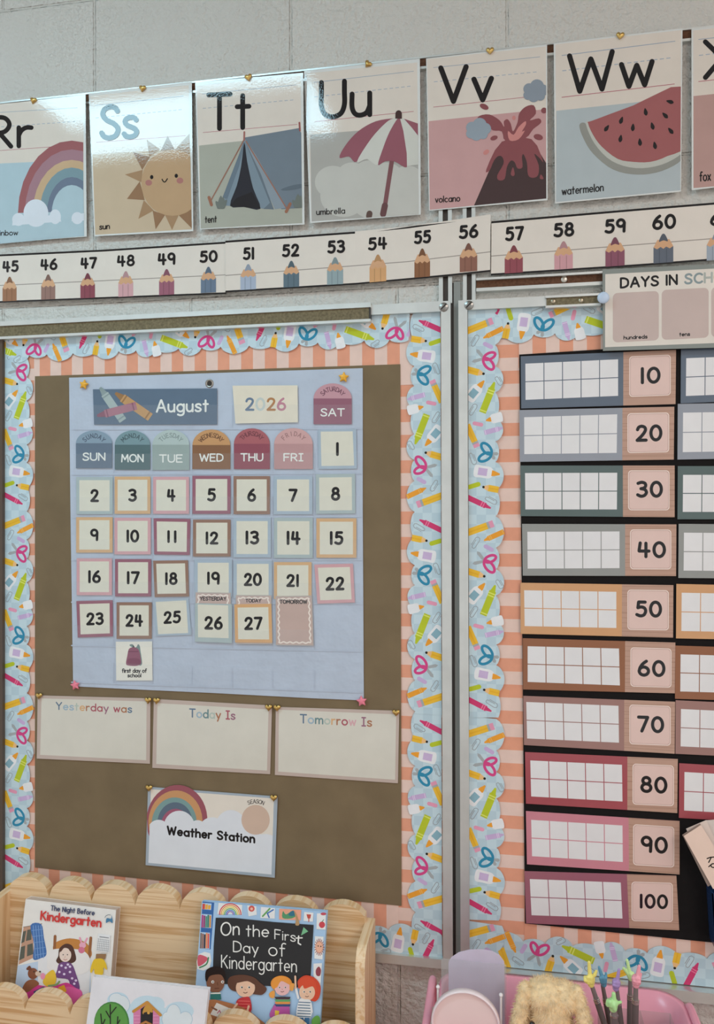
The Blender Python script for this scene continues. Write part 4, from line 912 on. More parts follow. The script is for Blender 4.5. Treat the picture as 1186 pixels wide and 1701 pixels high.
# navy box with peach cards on the black chart
kv = (1110, 1330, 6.303)
A, B = P(1175, 1470, .02), P(1184, 1562, .02)
x0, x1 = A.x, A.x+.1; z1, z0 = A.z, B.z
mb = MB(); nv = M('#1d3356', 'plastic'); yb, yf = -BO-.0005, -.05; t = .002
def taper(z, k): 
    i = .005*k
    return [(x0+i, yf), (x1-i, yf), (x1-i, yb), (x0+i, yb)]
lo, hi = taper(z0, 1), taper(z1, 0)
for a in range(4):
    b = (a+1) % 4; p = [V((*lo[a], z0)), V((*lo[b], z0)), V((*hi[b], z1)), V((*hi[a], z1))]
    c_ = sum(p, V())/4; n = (p[1]-p[0]).cross(p[3]-p[0]).normalized(); ctr = V(((x0+x1)/2, (yb+yf)/2, c_.z))
    if n.dot(ctr-c_) < 0: n = -n
    mb.prism(p, n*t, nv)
mb.prism([V((*p, z0)) for p in lo], (0, 0, t), nv)
tag(mb.build('card_box'), 'dark navy blue box on the black chart at the right edge', 'box')
def deck(label, q, yoff, txt, c):
    s = Sheet(yoff, kv, 'lam'); s.slab(q, c, .0012)
    if txt:
        s.line([(407, 606), (440, 594), (482, 590)], 13, BLK); s.line([(447, 600), (424, 646)], 13, BLK); s.line([(424, 692), (446, 672), (462, 660)], 12, BLK); s.line(_arc(474, 680, 27, 20), 12, BLK)
    tag(s.build('peach_card'), label, 'card', 'peach cards standing in the navy box')
deck('front peach card with black lettering leaning in the navy box', [(163, 372), (345, 255), (690, 830), (470, 925)], .046, True, '#e2cabb')
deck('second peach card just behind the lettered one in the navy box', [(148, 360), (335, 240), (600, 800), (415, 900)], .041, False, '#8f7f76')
deck('pale card leaning behind the peach cards in the navy box', [(188, 296), (400, 205), (640, 760), (440, 860)], .035, False, '#cfc0b7')
deck('backmost pale card leaning right in the navy box', [(400, 208), (640, 190), (680, 800), (520, 850)], .029, False, '#c6bcb6')

# ================================================================== scalloped wooden book shelf
WX = wood('#e4c8a2', '#bf976a', 0, 'pine_along_x'); WZ = wood('#e0c49e', '#bf986b', 2, 'pine_along_z'); WY = wood('#e6cdaa', '#caa679', 1, 'pine_along_y')
YB, YM = .062, .150                          # front faces of the back panel and of the middle panel
YC = .245
sx1 = xx(600, 1650, .1); sx0 = P(2, 1560, .09).x
shelf = empty('book_shelf', ((sx0+sx1)/2, -.15, 0)); tag(shelf, 'pale pine book shelf with scalloped panels below the left board', 'book shelf')
pitch = (P(451, 1531, YB).x-P(81.7, 1488.8, YB).x)/5
def scal_panel(name, yf, th, zpk, znt, x0, x1, zbot, phase, n=14):
    """upright panel with a scalloped top; phase = x of one notch"""
    pts = [(x0, zbot)]; k = math.floor((x0-phase)/pitch); e = 1e-5
    kk = k; top = []
    while phase+kk*pitch < x1:
        xa = phase+kk*pitch
        for i in range(n+1):
            u = i/n; x = xa+pitch*u; q = max(0.0, 1-(2*u-1)**2)**.5
            if x0 <= x <= x1 and not (i == 0 and top and abs(top[-1][0]-x) < e): top.append((x, znt+(zpk-znt)*q))
        kk += 1
    pts += [(x0, top[0][1])] + [p for p in top if x0+e < p[0] < x1-e] + [(x1, top[-1][1]), (x1, zbot)]
    mb = MB(); fr = [V((x, -yf, z)) for x, z in pts]; bk = [V((x, -yf+th, z)) for x, z in pts]; m = len(pts)
    mb.face(fr, WX); mb.face(bk[::-1], WX)
    for a in range(m): b = (a+1) % m; mb.face([fr[b], fr[a], bk[a], bk[b]], WY)
    return mb.build(name, shelf)
zp, zn = P(122, 1463, YB).z, P(152, 1497.4, YB).z
scal_panel('back_panel', YB, .020, zp, zn, sx0, sx1, .10, P(152, 1497.4, YB).x)
zp2, zn2 = P(83, 1649, YM).z, P(116, 1686, YM).z
scal_panel('middle_panel', YM, .016, zp2, zn2, sx0, sx1, .10, P(116, 1686, YM).x)
scal_panel('front_panel', YC, .016, zp2-.09, zn2-.09, sx0, sx1, .10, P(116, 1686, YM).x)
ztop = P(600, 1527, .05).z
def side(x0, x1):
    prof = [(-.042, .02), (-.042, ztop)]+[(-.126-.03*math.sin(math.pi*i/16), ztop-.03+.03*math.cos(math.pi*i/16)) for i in range(9)]
    prof += [(-.156, zp2-.015), (-.20, zp2-.035), (-.262, zp2-.07), (-.262, .02)]
    mb = MB(); mb.prism([V((x0, y, z)) for y, z in prof], (x1-x0, 0, 0), WZ, WY); mb.build('side_panel', shelf)
side(sx1, sx1+.016); side(sx0-.016, sx0)
for z, y0, y1 in ((zn2-.17, -YM+.016, -YB), (zn2-.14, -YC+.016, -YM), (.10, -YC, -YB+.02)):
    mb = MB(); mb.box(sx0, sx1, y0, y1, z-.014, z, WX); mb.build('ledge', shelf)
ZL1, ZL2 = zn2-.17, zn2-.14

# ------------------------------------------------------------------ books
def book(label, front_px, y_top, lean, zfloor, thick, art, view, cover, pages='#cbbfb1', hard=True):
    """front_px: TL, TR, BR, BL pixels of the cover; leans back by lean degrees about its foot"""
    a = math.radians(lean); n = V((0, -math.cos(a), math.sin(a)))
    p0 = P(front_px[0][0], front_px[0][1], y_top)
    s = Sheet(plane=(p0, n)); s.kind = 'card'
    fr = [s.pt(p) for p in front_px]
    # run the lower edge down to the ledge it stands on
    dn = V((0, -math.sin(a), -math.cos(a)))
    for i, j in ((3, 0), (2, 1)):
        v = (fr[i]-fr[j]); k = (zfloor-fr[j].z)/v.z; fr[i] = fr[j]+v*k
    cx = sum((p for p in fr), V())/4
    bt = min(p.z for p in fr)
    o = empty('picture_book', (cx.x, cx.y, bt)); tag(o, label, 'picture book', 'picture books on the shelf')
    def cov(d0, d1, nm, c):
        mb = MB(); mb.prism([p-n*d0 for p in fr], -n*(d1-d0), M(c, 'card')); return mb.build(nm, o)
    ct = .0022 if hard else .0006
    s2 = Sheet(plane=(p0, n), view=view, kind='card')
    s2.prism(fr, -n*ct, M(cover, 'card')); s2.lay = 1; art(s2); s2.build('front_cover', o)
    r = (fr[1]-fr[0]).normalized()*.003*(1 if hard else .2); d = dn*.003*(1 if hard else .2)
    mb = MB(); mb.prism([fr[0]+d+r*.3-n*ct, fr[1]-r+d-n*ct, fr[2]-r-d-n*ct, fr[3]-d+r*.3-n*ct], -n*(thick-2*ct), M(pages, 'paper')); mb.build('page_block', o)
    cov(thick-ct, thick, 'back_cover', cover)
    mb = MB(); e = (fr[1]-fr[0]).normalized()*-.0012; mb.prism([fr[0], fr[0]+e, fr[3]+e, fr[3]], -n*thick, M(cover, 'card')); mb.build('spine', o)
SKIN, SKIND = '#e3bda2', '#7f5744'
def face(s, cx, cy, rx, ry, skin, eye=True):
    s.ell(cx, cy, rx, ry, skin)
    if eye:
        for k in (-.38, .38): s.ell(cx+rx*k, cy-ry*.05, rx*.14, ry*.13, '#f0eee8', up=False)
        s.up()
        for k in (-.36, .4): s.ell(cx+rx*k, cy-ry*.04, rx*.08, ry*.09, '#241d1a', up=False)
        s.up()
    s.line([(cx-rx*.05, cy+ry*.15), (cx+rx*.02, cy+ry*.24)], rx*.06, '#a9745c'); s.line(_spl([(cx-rx*.2, cy+ry*.48), (cx, cy+ry*.56), (cx+rx*.2, cy+ry*.46)], 4), rx*.07, '#5a2c28')
b1 = (10, 1480, 5.647)
def art_night(s):
    s.poly([(110, 700), (400, 640), (560, 620), (800, 640), (790, 1060), (300, 1100), (60, 1100), (80, 930)], '#b9cbe0')
    s.poly([(300, 640), (640, 520), (800, 620), (770, 1100), (300, 1100)], '#dedfe2')
    # window with a curtain
    s.poly([(165, 335), (250, 325), (262, 625), (118, 690)], '#b58e78')
    for p in ([(160, 380), (190, 372), (172, 478), (142, 492)], [(200, 365), (240, 358), (238, 458), (186, 470)], [(140, 525), (180, 512), (172, 628), (122, 652)], [(200, 505), (250, 490), (256, 592), (196, 615)]): s.poly(p, '#55584f')
    s.line([(165, 340), (335, 308)], 8, '#8d7a6c')
    s.spoly([(230, 322), (330, 312), (355, 440), (380, 590), (330, 630), (255, 640), (262, 500)], '#3f6aa6', 4)
    for k in range(4): s.line([(255+k*24, 325), (275+k*26, 630)], 5, '#7da0cc')
    for k in range(5): s.line([(242+k*8, 370+k*58), (345+k*8, 360+k*56)], 5, '#6f94c4')
    # bed head, pillow, rabbit
    s.spoly([(440, 540), (470, 480), (600, 445), (740, 480), (800, 560), (790, 620), (700, 590), (480, 580)], '#b57a3c', 4)
    for a, b in (((460, 425), (455, 540)), ((795, 440), (780, 620))): s.line([a, b], 26, '#8c5a35')
    s.spoly([(385, 680), (400, 570), (520, 540), (720, 560), (790, 650), (760, 760), (560, 800), (400, 740)], '#ebe9e8', 4)
    for a, b in (((692, 440), (712, 500)), ((760, 445), (728, 505))): s.line([a, b], 16, '#d795ac')
    s.ell(718, 510, 32, 28, '#d9a0b4'); s.ell(708, 555, 30, 30, '#c56d88')
    # girl
    s.spoly([(490, 610), (500, 540), (560, 495), (620, 515), (650, 590), (655, 650), (610, 680), (520, 690), (470, 660)], '#4c3027', 4)
    s.ell(556, 600, 56, 66, '#f0dcd0'); s.line(_spl([(510, 560), (540, 525), (580, 520), (606, 556)]), 22, '#4c3027'); s.line([(556, 610), (550, 630)], 4, '#c79a88')
    for x in (536, 576): s.ell(x, 598, 5, 6, '#2b211d')
    s.line(_spl([(540, 640), (556, 648), (572, 640)]), 5, '#a8584e')
    s.spoly([(500, 680), (560, 665), (620, 690), (660, 790), (690, 920), (610, 900), (580, 830), (470, 810), (480, 740)], '#6a4478', 4)
    for x, y in ((520, 700), (560, 720), (500, 760), (545, 780), (600, 760), (620, 820), (640, 870), (580, 690), (600, 710), (655, 840)): s.ell(x, y, 12, 11, '#cfc2da', up=False)
    s.up()
    s.spoly([(160, 950), (260, 880), (420, 900), (560, 860), (640, 900), (705, 960), (690, 1100), (200, 1100)], '#c83f86', 4)
    s.spoly([(560, 900), (700, 930), (705, 1010), (620, 1090), (580, 1000)], '#d4609c', 4)
    # dog
    s.spoly([(150, 930), (190, 850), (260, 830), (310, 870), (260, 910), (200, 950)], '#8a5940', 4); s.ell(252, 775, 48, 52, '#7c4a34'); s.spoly([(188, 735), (222, 700), (240, 745)], '#6a3c2a', 3); s.ell(300, 775, 26, 24, '#c9b3a2'); s.ell(318, 757, 9, 8, '#231d1b'); s.ell(262, 757, 6, 7, '#231d1b')
    # clothes and boxes on the bed
    s.spoly([(350, 830), (380, 780), (440, 740), (470, 800), (460, 870), (400, 900), (350, 870)], '#e0b93a', 4); s.line(_spl([(400, 890), (470, 880), (500, 850)]), 18, '#7f9a6a'); s.poly([(490, 905), (545, 880), (570, 940), (510, 975)], '#e2a936')
    s.poly([(255, 945), (350, 895), (395, 930), (280, 985)], '#3f5674'); s.line([(275, 955), (370, 915)], 6, '#e0e4e8'); s.line([(285, 968), (378, 927)], 6, '#e0e4e8'); s.ell(345, 800, 22, 30, '#d98aa8')
    # wall calendar, yellow shirt
    s.poly([(865, 398), (978, 415), (970, 580), (845, 562)], '#d6d8da'); 
    for k in range(6): s.line([(862-k*2.5, 450+k*20), (968-k*1, 464+k*20)], 3, '#8f9296')
    for k in range(7): s.line([(868+k*16, 446+k*2.2), (858+k*16, 556+k*2.2)], 3, '#8f9296')
    s.line([(880, 430), (960, 440)], 8, '#7b7f85')
    s.poly([(845, 590), (940, 590), (930, 640), (840, 640)], '#8c6a4a')
    s.spoly([(820, 650), (860, 635), (910, 640), (940, 690), (945, 740), (915, 720), (905, 785), (835, 780), (825, 730), (800, 770), (790, 740)], '#e5c030', 4)
    # lettering
    s.text('The Night Before', 415, 185, 52, '#39405e', width=415, wt=.17, slope=.115, sp=.22, lean=.1)
    s.text('Kindergarten', 318, 275, 92, '#c23532', width=575, wt=.17, slope=.125, sp=.22, lean=.08)
    s.spoly([(938, 300), (945, 255), (985, 262), (990, 225), (1000, 300), (970, 285)], '#44779a', 3); s.line(_arc(965, 262, 40, 38, 200, 290, 8), 5, '#5b6670')
book('white picture book with red title lettering and a girl sitting in bed', [(43.6, 1493.6), (192.7, 1511.7), (178, 1700), (17, 1716)], .088, 9, ZL1+.001, .018, art_night, b1, '#e6e4e0', '#b3a59b', False)
b2, b2b = (320, 1490, 5.157), (320, 1590, 5.157)
def art_first(s):
    s.view = b2
    # book shelf at the left of the cover
    s.poly([(85, 38), (185, 48), (155, 450), (60, 440)], '#2f5f9c')
    for y0, y1, x0, x1, cs in ((50, 105, 85, 158, ('#c2483a', '#d9a03c', '#d9a03c')), (145, 262, 78, 160, ('#a63f7a', '#8c3a6a', '#4d8a76', '#3c7a6a', '#c98a4a')), (300, 440, 66, 145, ('#7a6458', '#8a5f52', '#2e2b33', '#d98a5c', '#c9574e'))):
        s.poly([(x0, y0), (x1+4, y0+6), (x1, y1+6), (x0-4, y1)], '#a9c4dd')
        for i, c in enumerate(cs): w = (x1-x0)/len(cs); s.poly([(x0+i*w, y0+8+(i % 3)*6), (x0+(i+.9)*w, y0+8+(i % 3)*6), (x0+(i+.88)*w-3, y1), (x0+i*w-3, y1)], c)
    s.spoly([(52, 490), (150, 482), (145, 610), (40, 618)], '#e6e8e6', 2); s.spoly([(48, 500), (100, 505), (130, 530), (90, 575), (45, 590)], '#c45868', 3); s.line(_spl([(135, 520), (118, 575), (60, 605)]), 12, '#3f7d55')
    # drawings pinned along the top
    def sheetp(q): s.poly(q, '#e4e6e6')
    sheetp([(222, 50), (425, 68), (422, 148), (212, 145)])
    for r, c in ((92, '#c8413a'), (78, '#e09a3c'), (64, '#e3cf52'), (50, '#6aa85a'), (37, '#4f7fc0'), (25, '#8a62a8')): s.line(_arc(322, 150, r, r*1.0, 180, 360, 16), 9, c)
    sheetp([(468, 72), (545, 80), (550, 152), (478, 166)]); s.ell(505, 100, 26, 26, '#c4524a'); s.ell(505, 102, 12, 12, '#e0b3a4')
    sheetp([(585, 85), (705, 96), (703, 185), (580, 180)]); s.line([(600, 165), (660, 100)], 14, '#5f9a54'); s.line([(690, 110), (640, 140), (655, 175)], 12, '#3f6cae')
    s.poly([(742, 100), (930, 110), (925, 200), (740, 192)], '#d99a80'); s.spoly([(770, 180), (775, 120), (800, 150), (860, 115), (885, 160), (840, 185)], '#4e8a62', 3); s.spoly([(820, 150), (860, 115), (880, 150), (850, 165)], '#2f6a80', 3)
    sheetp([(955, 128), (1035, 135), (1030, 212), (950, 205)]); s.poly([(975, 148), (1015, 150), (1008, 185), (985, 184)], '#b54a40'); s.line([(995, 185), (995, 210)], 8, '#b54a40')
    sheetp([(1065, 140), (1140, 140), (1138, 280), (1060, 275)]); s.ell(1108, 238, 26, 28, '#c0434c'); s.line([(1108, 212), (1122, 195)], 6, '#3f7d55'); s.ell(1120, 145, 24, 12, '#b54a58')
    sheetp([(1048, 335), (1122, 340), (1112, 535), (1042, 528)]); s.ell(1085, 430, 34, 52, '#d9a890')
    for a in range(0, 360, 20): q = math.radians(a); s._line([(1085+30*math.cos(q), 430+48*math.sin(q)), (1085+42*math.cos(q), 430+72*math.sin(q))], 6, '#8f4a44')
    s.up(); s.ell(1075, 420, 5, 6, '#2b211d'); s.ell(1098, 424, 5, 6, '#2b211d')
    # chalk board
    s.poly([(198, 178), (360, 180), (700, 215), (1036, 240), (1005, 780), (170, 740), (180, 420)], '#242527')
    ch = '#d9dad6'
    s.text('On', 238, 336, 120, ch, width=165, wt=.10, slope=-.06, lean=0); s.text('the', 455, 340, 105, ch, width=200, wt=.10, slope=.03); s.text('Firs', 700, 362, 88, ch, width=182, wt=.10, slope=.14)
    s.line([(908, 335), (904, 395), (925, 408)], 12, ch); s.line([(885, 352), (938, 350)], 11, ch)
    s.text('Day', 345, 472, 98, ch, width=220, wt=.10, slope=.09); s.text('of', 648, 505, 120, ch, width=150, wt=.085, slope=.06)
    s.poly([(950, 258), (990, 295), (928, 330)], '#6fae84'); s.spoly([(868, 120), (890, 150), (915, 235), (880, 240), (885, 190)], '#a98a62', 3)
    s.view = b2b
    s.text('Kindergarten', 243, 96, 118, ch, width=650, wt=.08, slope=.055, lean=0, sp=.2)
    sheetp([(1035, 55), (1108, 50), (1095, 270), (1035, 160)]); s.spoly([(1055, 110), (1080, 80), (1100, 110), (1090, 160), (1060, 155)], '#8a3f4a', 3)
    # four children, one table
    s.ell(195, 215, 78, 92, SKIND); s.spoly([(108, 180), (118, 110), (190, 78), (262, 100), (285, 170), (275, 200), (240, 150), (150, 160), (122, 210)], '#241a18', 4)
    for x in (172, 256): s.ell(x, 212, 13, 13, '#e8e6e2'); s.ell(x+2, 213, 5, 6, '#1c1715')
    s.line([(212, 218), (216, 240)], 5, '#5f3c2e'); s.line([(190, 268), (225, 266)], 6, '#5a332c')
    s.poly([(155, 300), (238, 300), (246, 362), (150, 362)], '#2f6f6a'); s.line([(158, 310), (235, 308)], 12, '#e0e0da')
    s.spoly([(300, 230), (320, 170), (420, 150), (520, 170), (580, 220), (635, 270), (600, 320), (540, 320), (400, 300), (330, 280)], '#5a3a2c', 4)
    face(s, 452, 262, 82, 82, SKIN); s.spoly([(372, 220), (420, 165), (500, 175), (540, 240), (470, 205)], '#5a3a2c', 4)
    s.spoly([(390, 360), (440, 342), (490, 350), (498, 470), (380, 470), (370, 400)], '#b43238', 4)
    for k in range(3): s.line([(392, 375+k*26), (490, 378+k*26)], 6, '#cf6a62')
    s.spoly([(110, 420), (150, 365), (260, 378), (430, 430), (560, 520), (600, 600), (120, 600)], '#a9714c', 4)
    s.poly([(205, 390), (310, 435), (285, 535), (150, 490)], '#dcd9d4'); s.poly([(312, 435), (430, 462), (395, 500), (290, 510)], '#dcd9d4'); s.line([(212, 480), (230, 455), (245, 490)], 7, '#b0486a'); s.line([(165, 430), (205, 452)], 15, SKIND); s.line([(380, 400), (335, 460)], 16, SKIN); s.line([(480, 420), (465, 475), (415, 495)], 17, SKIN)
    s.ell(760, 228, 92, 70, '#cf8436'); face(s, 768, 262, 66, 66, '#e0b4b4'); s.spoly([(680, 260), (690, 190), (750, 160), (820, 185), (832, 235), (760, 205), (720, 260)], '#d98f3c', 4); s.spoly([(700, 285), (655, 310), (665, 345), (700, 345)], '#d9984a', 4); s.spoly([(835, 230), (870, 228), (860, 285), (832, 280)], '#d9984a', 4)
    s.spoly([(710, 390), (750, 350), (820, 355), (830, 430), (815, 545), (660, 512)], '#b0569a', 4); s.poly([(705, 455), (742, 460), (736, 505), (704, 500)], '#e0c24a')
    for y0, c in ((340, '#3a3134'), (362, '#5b9a62'), (382, '#cf8a4a'), (403, '#2f4a74')): s.poly([(700, y0), (838, y0), (832, y0+20), (715, y0+20)], c)
    s.line([(722, 545), (722, 570)], 12, SKIN); s.line([(800, 545), (800, 570)], 12, SKIN)
    s.spoly([(902, 240), (910, 190), (970, 155), (1050, 180), (1095, 250), (1085, 340), (1040, 380), (960, 330)], '#c2442c', 4); face(s, 980, 300, 68, 72, SKIN)
    s.spoly([(905, 270), (915, 200), (980, 170), (1050, 210), (1060, 300), (1030, 250), (960, 270), (940, 240)], '#c94a2e', 4)
    s.spoly([(912, 365), (960, 360), (1015, 380), (1010, 520), (892, 515)], '#e2e4e6', 4)
    for k in range(6): s.line([(908-k*2, 385+k*24), (1008, 390+k*24)], 8, '#4a6a84')
    s.line([(905, 350), (885, 270)], 20, '#dfe1e4'); s.line([(882, 265), (879, 165)], 16, SKIN); s.line([(1012, 400), (1022, 470)], 18, '#dfe1e4')
    s.poly([(915, 518), (950, 518), (948, 600), (918, 600)], '#3f6d96'); s.poly([(958, 518), (1000, 518), (995, 600), (962, 600)], '#3f6d96'); s.spoly([(1020, 540), (1060, 500), (1090, 520), (1085, 600), (1030, 600)], '#5f9a44', 3)
book('blue picture book with a chalkboard title above four drawn children', [(336.4, 1497.4), (543, 1514.6), (531.5, 1705), (322, 1690)], .092, 9, ZL1+.001, .010, art_first, b2, '#9dbcd9', '#d9cfc2', True)
b3 = (140, 1600, 5.391)
def art_white(s):
    for x, y, rx, ry in ((300, 330, 95, 70), (560, 400, 150, 110), (640, 370, 80, 70), (850, 430, 130, 85), (450, 480, 120, 120), (640, 500, 150, 120)): s.ell(x, y, rx, ry, '#bcd2de', up=False)
    s.up()
    for x, y, rx, ry in ((285, 320, 60, 50), (330, 370, 75, 80), (800, 460, 62, 90), (735, 500, 38, 60), (905, 500, 60, 65), (830, 560, 130, 60)): s.ell(x, y, rx+5, ry+5, '#9ab6c8', up=False)
    s.up()
    for x, y, rx, ry in ((285, 320, 60, 50), (330, 370, 75, 80), (800, 460, 62, 90), (735, 500, 38, 60), (905, 500, 60, 65), (830, 560, 130, 60)): s.ell(x, y, rx, ry, '#dce5ea', up=False)
    s.up()
    s.ell(245, 540, 158, 195, '#3f7a3c'); s.ell(240, 545, 150, 188, '#568f44')
    for l in ([(235, 640), (232, 370)], [(232, 460), (285, 395)], [(230, 490), (195, 430)], [(165, 640), (148, 455)], [(160, 560), (185, 505)], [(290, 640), (300, 480)], [(295, 550), (318, 510)]): s.line(l, 11, '#24231f')
    s.poly([(440, 440), (560, 350), (675, 440), (668, 760), (440, 760)], '#c878a0'); s.poly([(505, 410), (560, 370), (615, 410), (610, 760), (498, 760)], '#242225')
    for k in range(5): s.line([(445, 470+k*30), (495, 470+k*30)], 4, '#e0a6c4'); s.line([(618, 470+k*30), (665, 470+k*30)], 4, '#e0a6c4')
    s.line([(440, 432), (562, 350), (682, 464)], 26, '#b9823c'); s.spoly([(560, 370), (535, 400), (525, 455), (612, 440), (592, 390)], '#b98a3e', 4); s.ell(570, 450, 40, 14, '#2a2623'); s.ell(575, 445, 12, 12, '#c99a4a'); s.line([(490, 556), (550, 525), (612, 556)], 20, '#a8703a')
book('white picture book with a green tree and pink bell tower, nearest of the three', [(155, 1622.5), (346.5, 1643.6), (338, 1720), (143, 1712)], .176, 9, ZL2+.001, .010, art_white, b3, '#dcdbe0', '#e2e0dc', True)

# ================================================================== pink rolling cart with its things
PKP, PKD = M('#e79fb2', 'plastic'), M('#d98ca2', 'plastic')
yBk, yFr = -.085, -.375
R0 = P(846, 1621.5, .085); ZR = R0.z                       # rim height of the basket
xl, xr = P(737, 1620, .085).x, P(1128, 1655, .085).x
ZF = ZR-.115
cart = empty('rolling_cart', ((xl+xr)/2, (yBk+yFr)/2, 0)); tag(cart, 'pink rolling cart with curved handles below the right board', 'cart')
def rr_ring(x0, x1, y0, y1, r, z, n=6):
    out = []
    for cx, cy, a in ((x1-r, y1-r, 0), (x0+r, y1-r, 90), (x0+r, y0+r, 180), (x1-r, y0+r, 270)):
        for k in range(n+1): q = math.radians(a+90*k/n); out.append(V((cx+r*math.cos(q), cy+r*math.sin(q), z)))
    return out
def basket(name, zt, zb):
    mb = MB(); t = .0035
    o = [(0, zb), (0, zt)]; rows = [rr_ring(xl+i, xr-i, yFr+i, yBk-i, .045, z) for i, z in ((.012, zb), (.006, (zb+zt)/2), (0, zt-.006), (-.004, zt-.005), (-.0045, zt), (t, zt), (t+.006, (zb+zt)/2), (.012+t, zb+t))]
    mb.grid(rows, PKP, True, True); mb.face(rows[-1], PKD); mb.face(rows[0][::-1], PKD)
    return mb.build(name, cart)
basket('top_basket', ZR, ZF); basket('middle_basket', .50, .41); basket('lower_basket', .20, .11)
for x in (xl+.03, xr-.03):
    for y in (yFr+.03, yBk-.03):
        mb = MB(); mb.tube([(x, y, .055), (x, y, ZF+.001)], .008, M('#d9d6d8', 'alu'), 12); mb.build('post', cart)
        mb = MB(); mb.tube([(x-.008, y, .024), (x+.008, y, .024)], .024, M('#3a3839', 'plastic'), 18); mb.box(x-.012, x+.012, y-.014, y+.014, .044, .058, PKD); mb.build('caster', cart)
def handle(px, py, px2, py2, s):
    a = P(px, py, .115); b = P(px2, py2, .23); zt = (a.z)-.0065; x0, x1 = a.x, a.x+(b.x-a.x)*.0
    pth = [(x0, -.105, ZR-.05), (x0, -.106, zt-.03), (x0, -.112, zt-.01), (x0, -.125, zt), (x0, -.16, zt+.001), (x0, -.23, zt), (x0, -.30, zt), (x0, -.335, zt-.003), (x0, -.352, zt-.014), (x0, -.356, zt-.035), (x0, -.356, ZR-.05)]
    mb = MB(); mb.tube(_sp3(pth), .0062, PKP, 14); mb.build('handle', cart)
def _sp3(p, n=4):
    p = [V(q) for q in p]; out = []
    for i in range(len(p)-1):
        a, b, c, d = p[max(i-1, 0)], p[i], p[i+1], p[min(i+2, len(p)-1)]
        for j in range(n): t = j/n; out.append(.5*(2*b+(c-a)*t+(2*a-5*b+4*c-d)*t*t+(3*b-a-3*c+d)*t**3))
    return out+[p[-1]]
handle(719, 1616, 700, 1690, -1); handle(1144, 1661, 1157, 1701, 1)
# clear sign holder with a lavender arched card
ACR = clear('clear_acrylic', (.96, .97, .97), .09, .04)
def px_box(mb, px0, px1, pyt, y, th, zb, m):
    a, b = P(px0, pyt, -y), P(px1, pyt, -y); mb.box(a.x, b.x, y-th, y, zb, (a.z+b.z)/2, m)
YH = -.165; zfl = ZF+.0045
hold = empty('sign_holder', (P(788, 1650, -YH).x, YH, zfl)); tag(hold, 'clear acrylic sign holder with a lavender arched card in the pink cart', 'sign holder')
mb = MB(); px_box(mb, 733, 841, 1597, YH-.006, .002, zfl, ACR); mb.build('front_sheet', hold)
mb = MB(); px_box(mb, 733, 841, 1597, YH+.004, .002, zfl, ACR); mb.build('back_sheet', hold)
mb = MB(); a, b = P(733, 1600, -YH), P(841, 1600, -YH); mb.box(a.x, b.x, YH-.03, YH+.03, zfl-.001, zfl+.002, ACR); mb.build('foot', hold)
s = Sheet(-YH, (0, 0, 1), 'paper')
pts = [(745, 1598), (750, 1590), (762, 1582), (780, 1577.5), (800, 1577), (818, 1580), (830, 1587), (837, 1597), (838, 1603)]
lo = [s.pt((838, 1603)), s.pt((745, 1598))]; fr = [s.pt(p) for p in pts]; fr = fr+[V((fr[-1].x, YH, zfl+.003)), V((fr[0].x, YH, zfl+.003))]
mb = MB(); mb.prism(fr, (0, .0008, 0), M('#bdb6c8', 'paper')); mb.build('arched_card', hold, None)
# round pink disc with a white rim on a low stand with two posts
YD = -.25; c = P(773.5, 1701, -YD); rad = (P(831, 1701, -YD)-c).length
disc = empty('round_disc', (c.x, YD, zfl)); tag(disc, 'round pale pink disc with a white rim in front of the lavender card', 'round disc')
n = 56
def ring(r, y): return [V((c.x+r*math.cos(2*math.pi*k/n), YD+y, c.z+r*math.sin(2*math.pi*k/n))) for k in range(n)]
mb = MB(); mb.grid([ring(rad*.93, .001), ring(rad*.93, -.003), ring(rad*.955, -.006), ring(rad*.985, -.006), ring(rad, -.003), ring(rad, .004), ring(rad*.9, .006)], M('#dcd0d2', 'plastic'), True, True); mb.build('rim', disc)
mb = MB(); mb.face(ring(rad*.935, -.002), M('#e8d5d0', 'plastic')); mb.face(ring(rad*.935, .003)[::-1], M('#e8d5d0', 'plastic')); mb.grid([ring(rad*.935, -.002), ring(rad*.935, .003)], M('#e8d5d0', 'plastic'), False, True); mb.build('face_plate', disc)
mb = MB(); mb.box(c.x-.05, c.x+.05, YD-.02, YD+.045, zfl-.001, zfl+.006, M('#dcd0d2', 'plastic')); mb.box(c.x-.012, c.x+.012, YD-.004, YD+.006, zfl+.004, c.z-rad*.97, M('#dcd0d2', 'plastic')); mb.build('stand', disc)
for px, py in ((727.5, 1639.5), (832, 1653)):
    q = P(px, py, -YD-.03); mb = MB(); mb.tube([(q.x, q.y, zfl+.003), (q.x, q.y, q.z)], .0018, M('#e6e3e4', 'plastic'), 10); mb.ball((q.x, q.y, q.z), .0032, M('#e6e3e4', 'plastic'), 10, 7); mb.box(min(q.x, c.x), max(q.x, c.x), q.y-.003, q.y+.003, zfl-.001, zfl+.004, M('#dcd0d2', 'plastic')); mb.build('support_post', disc)

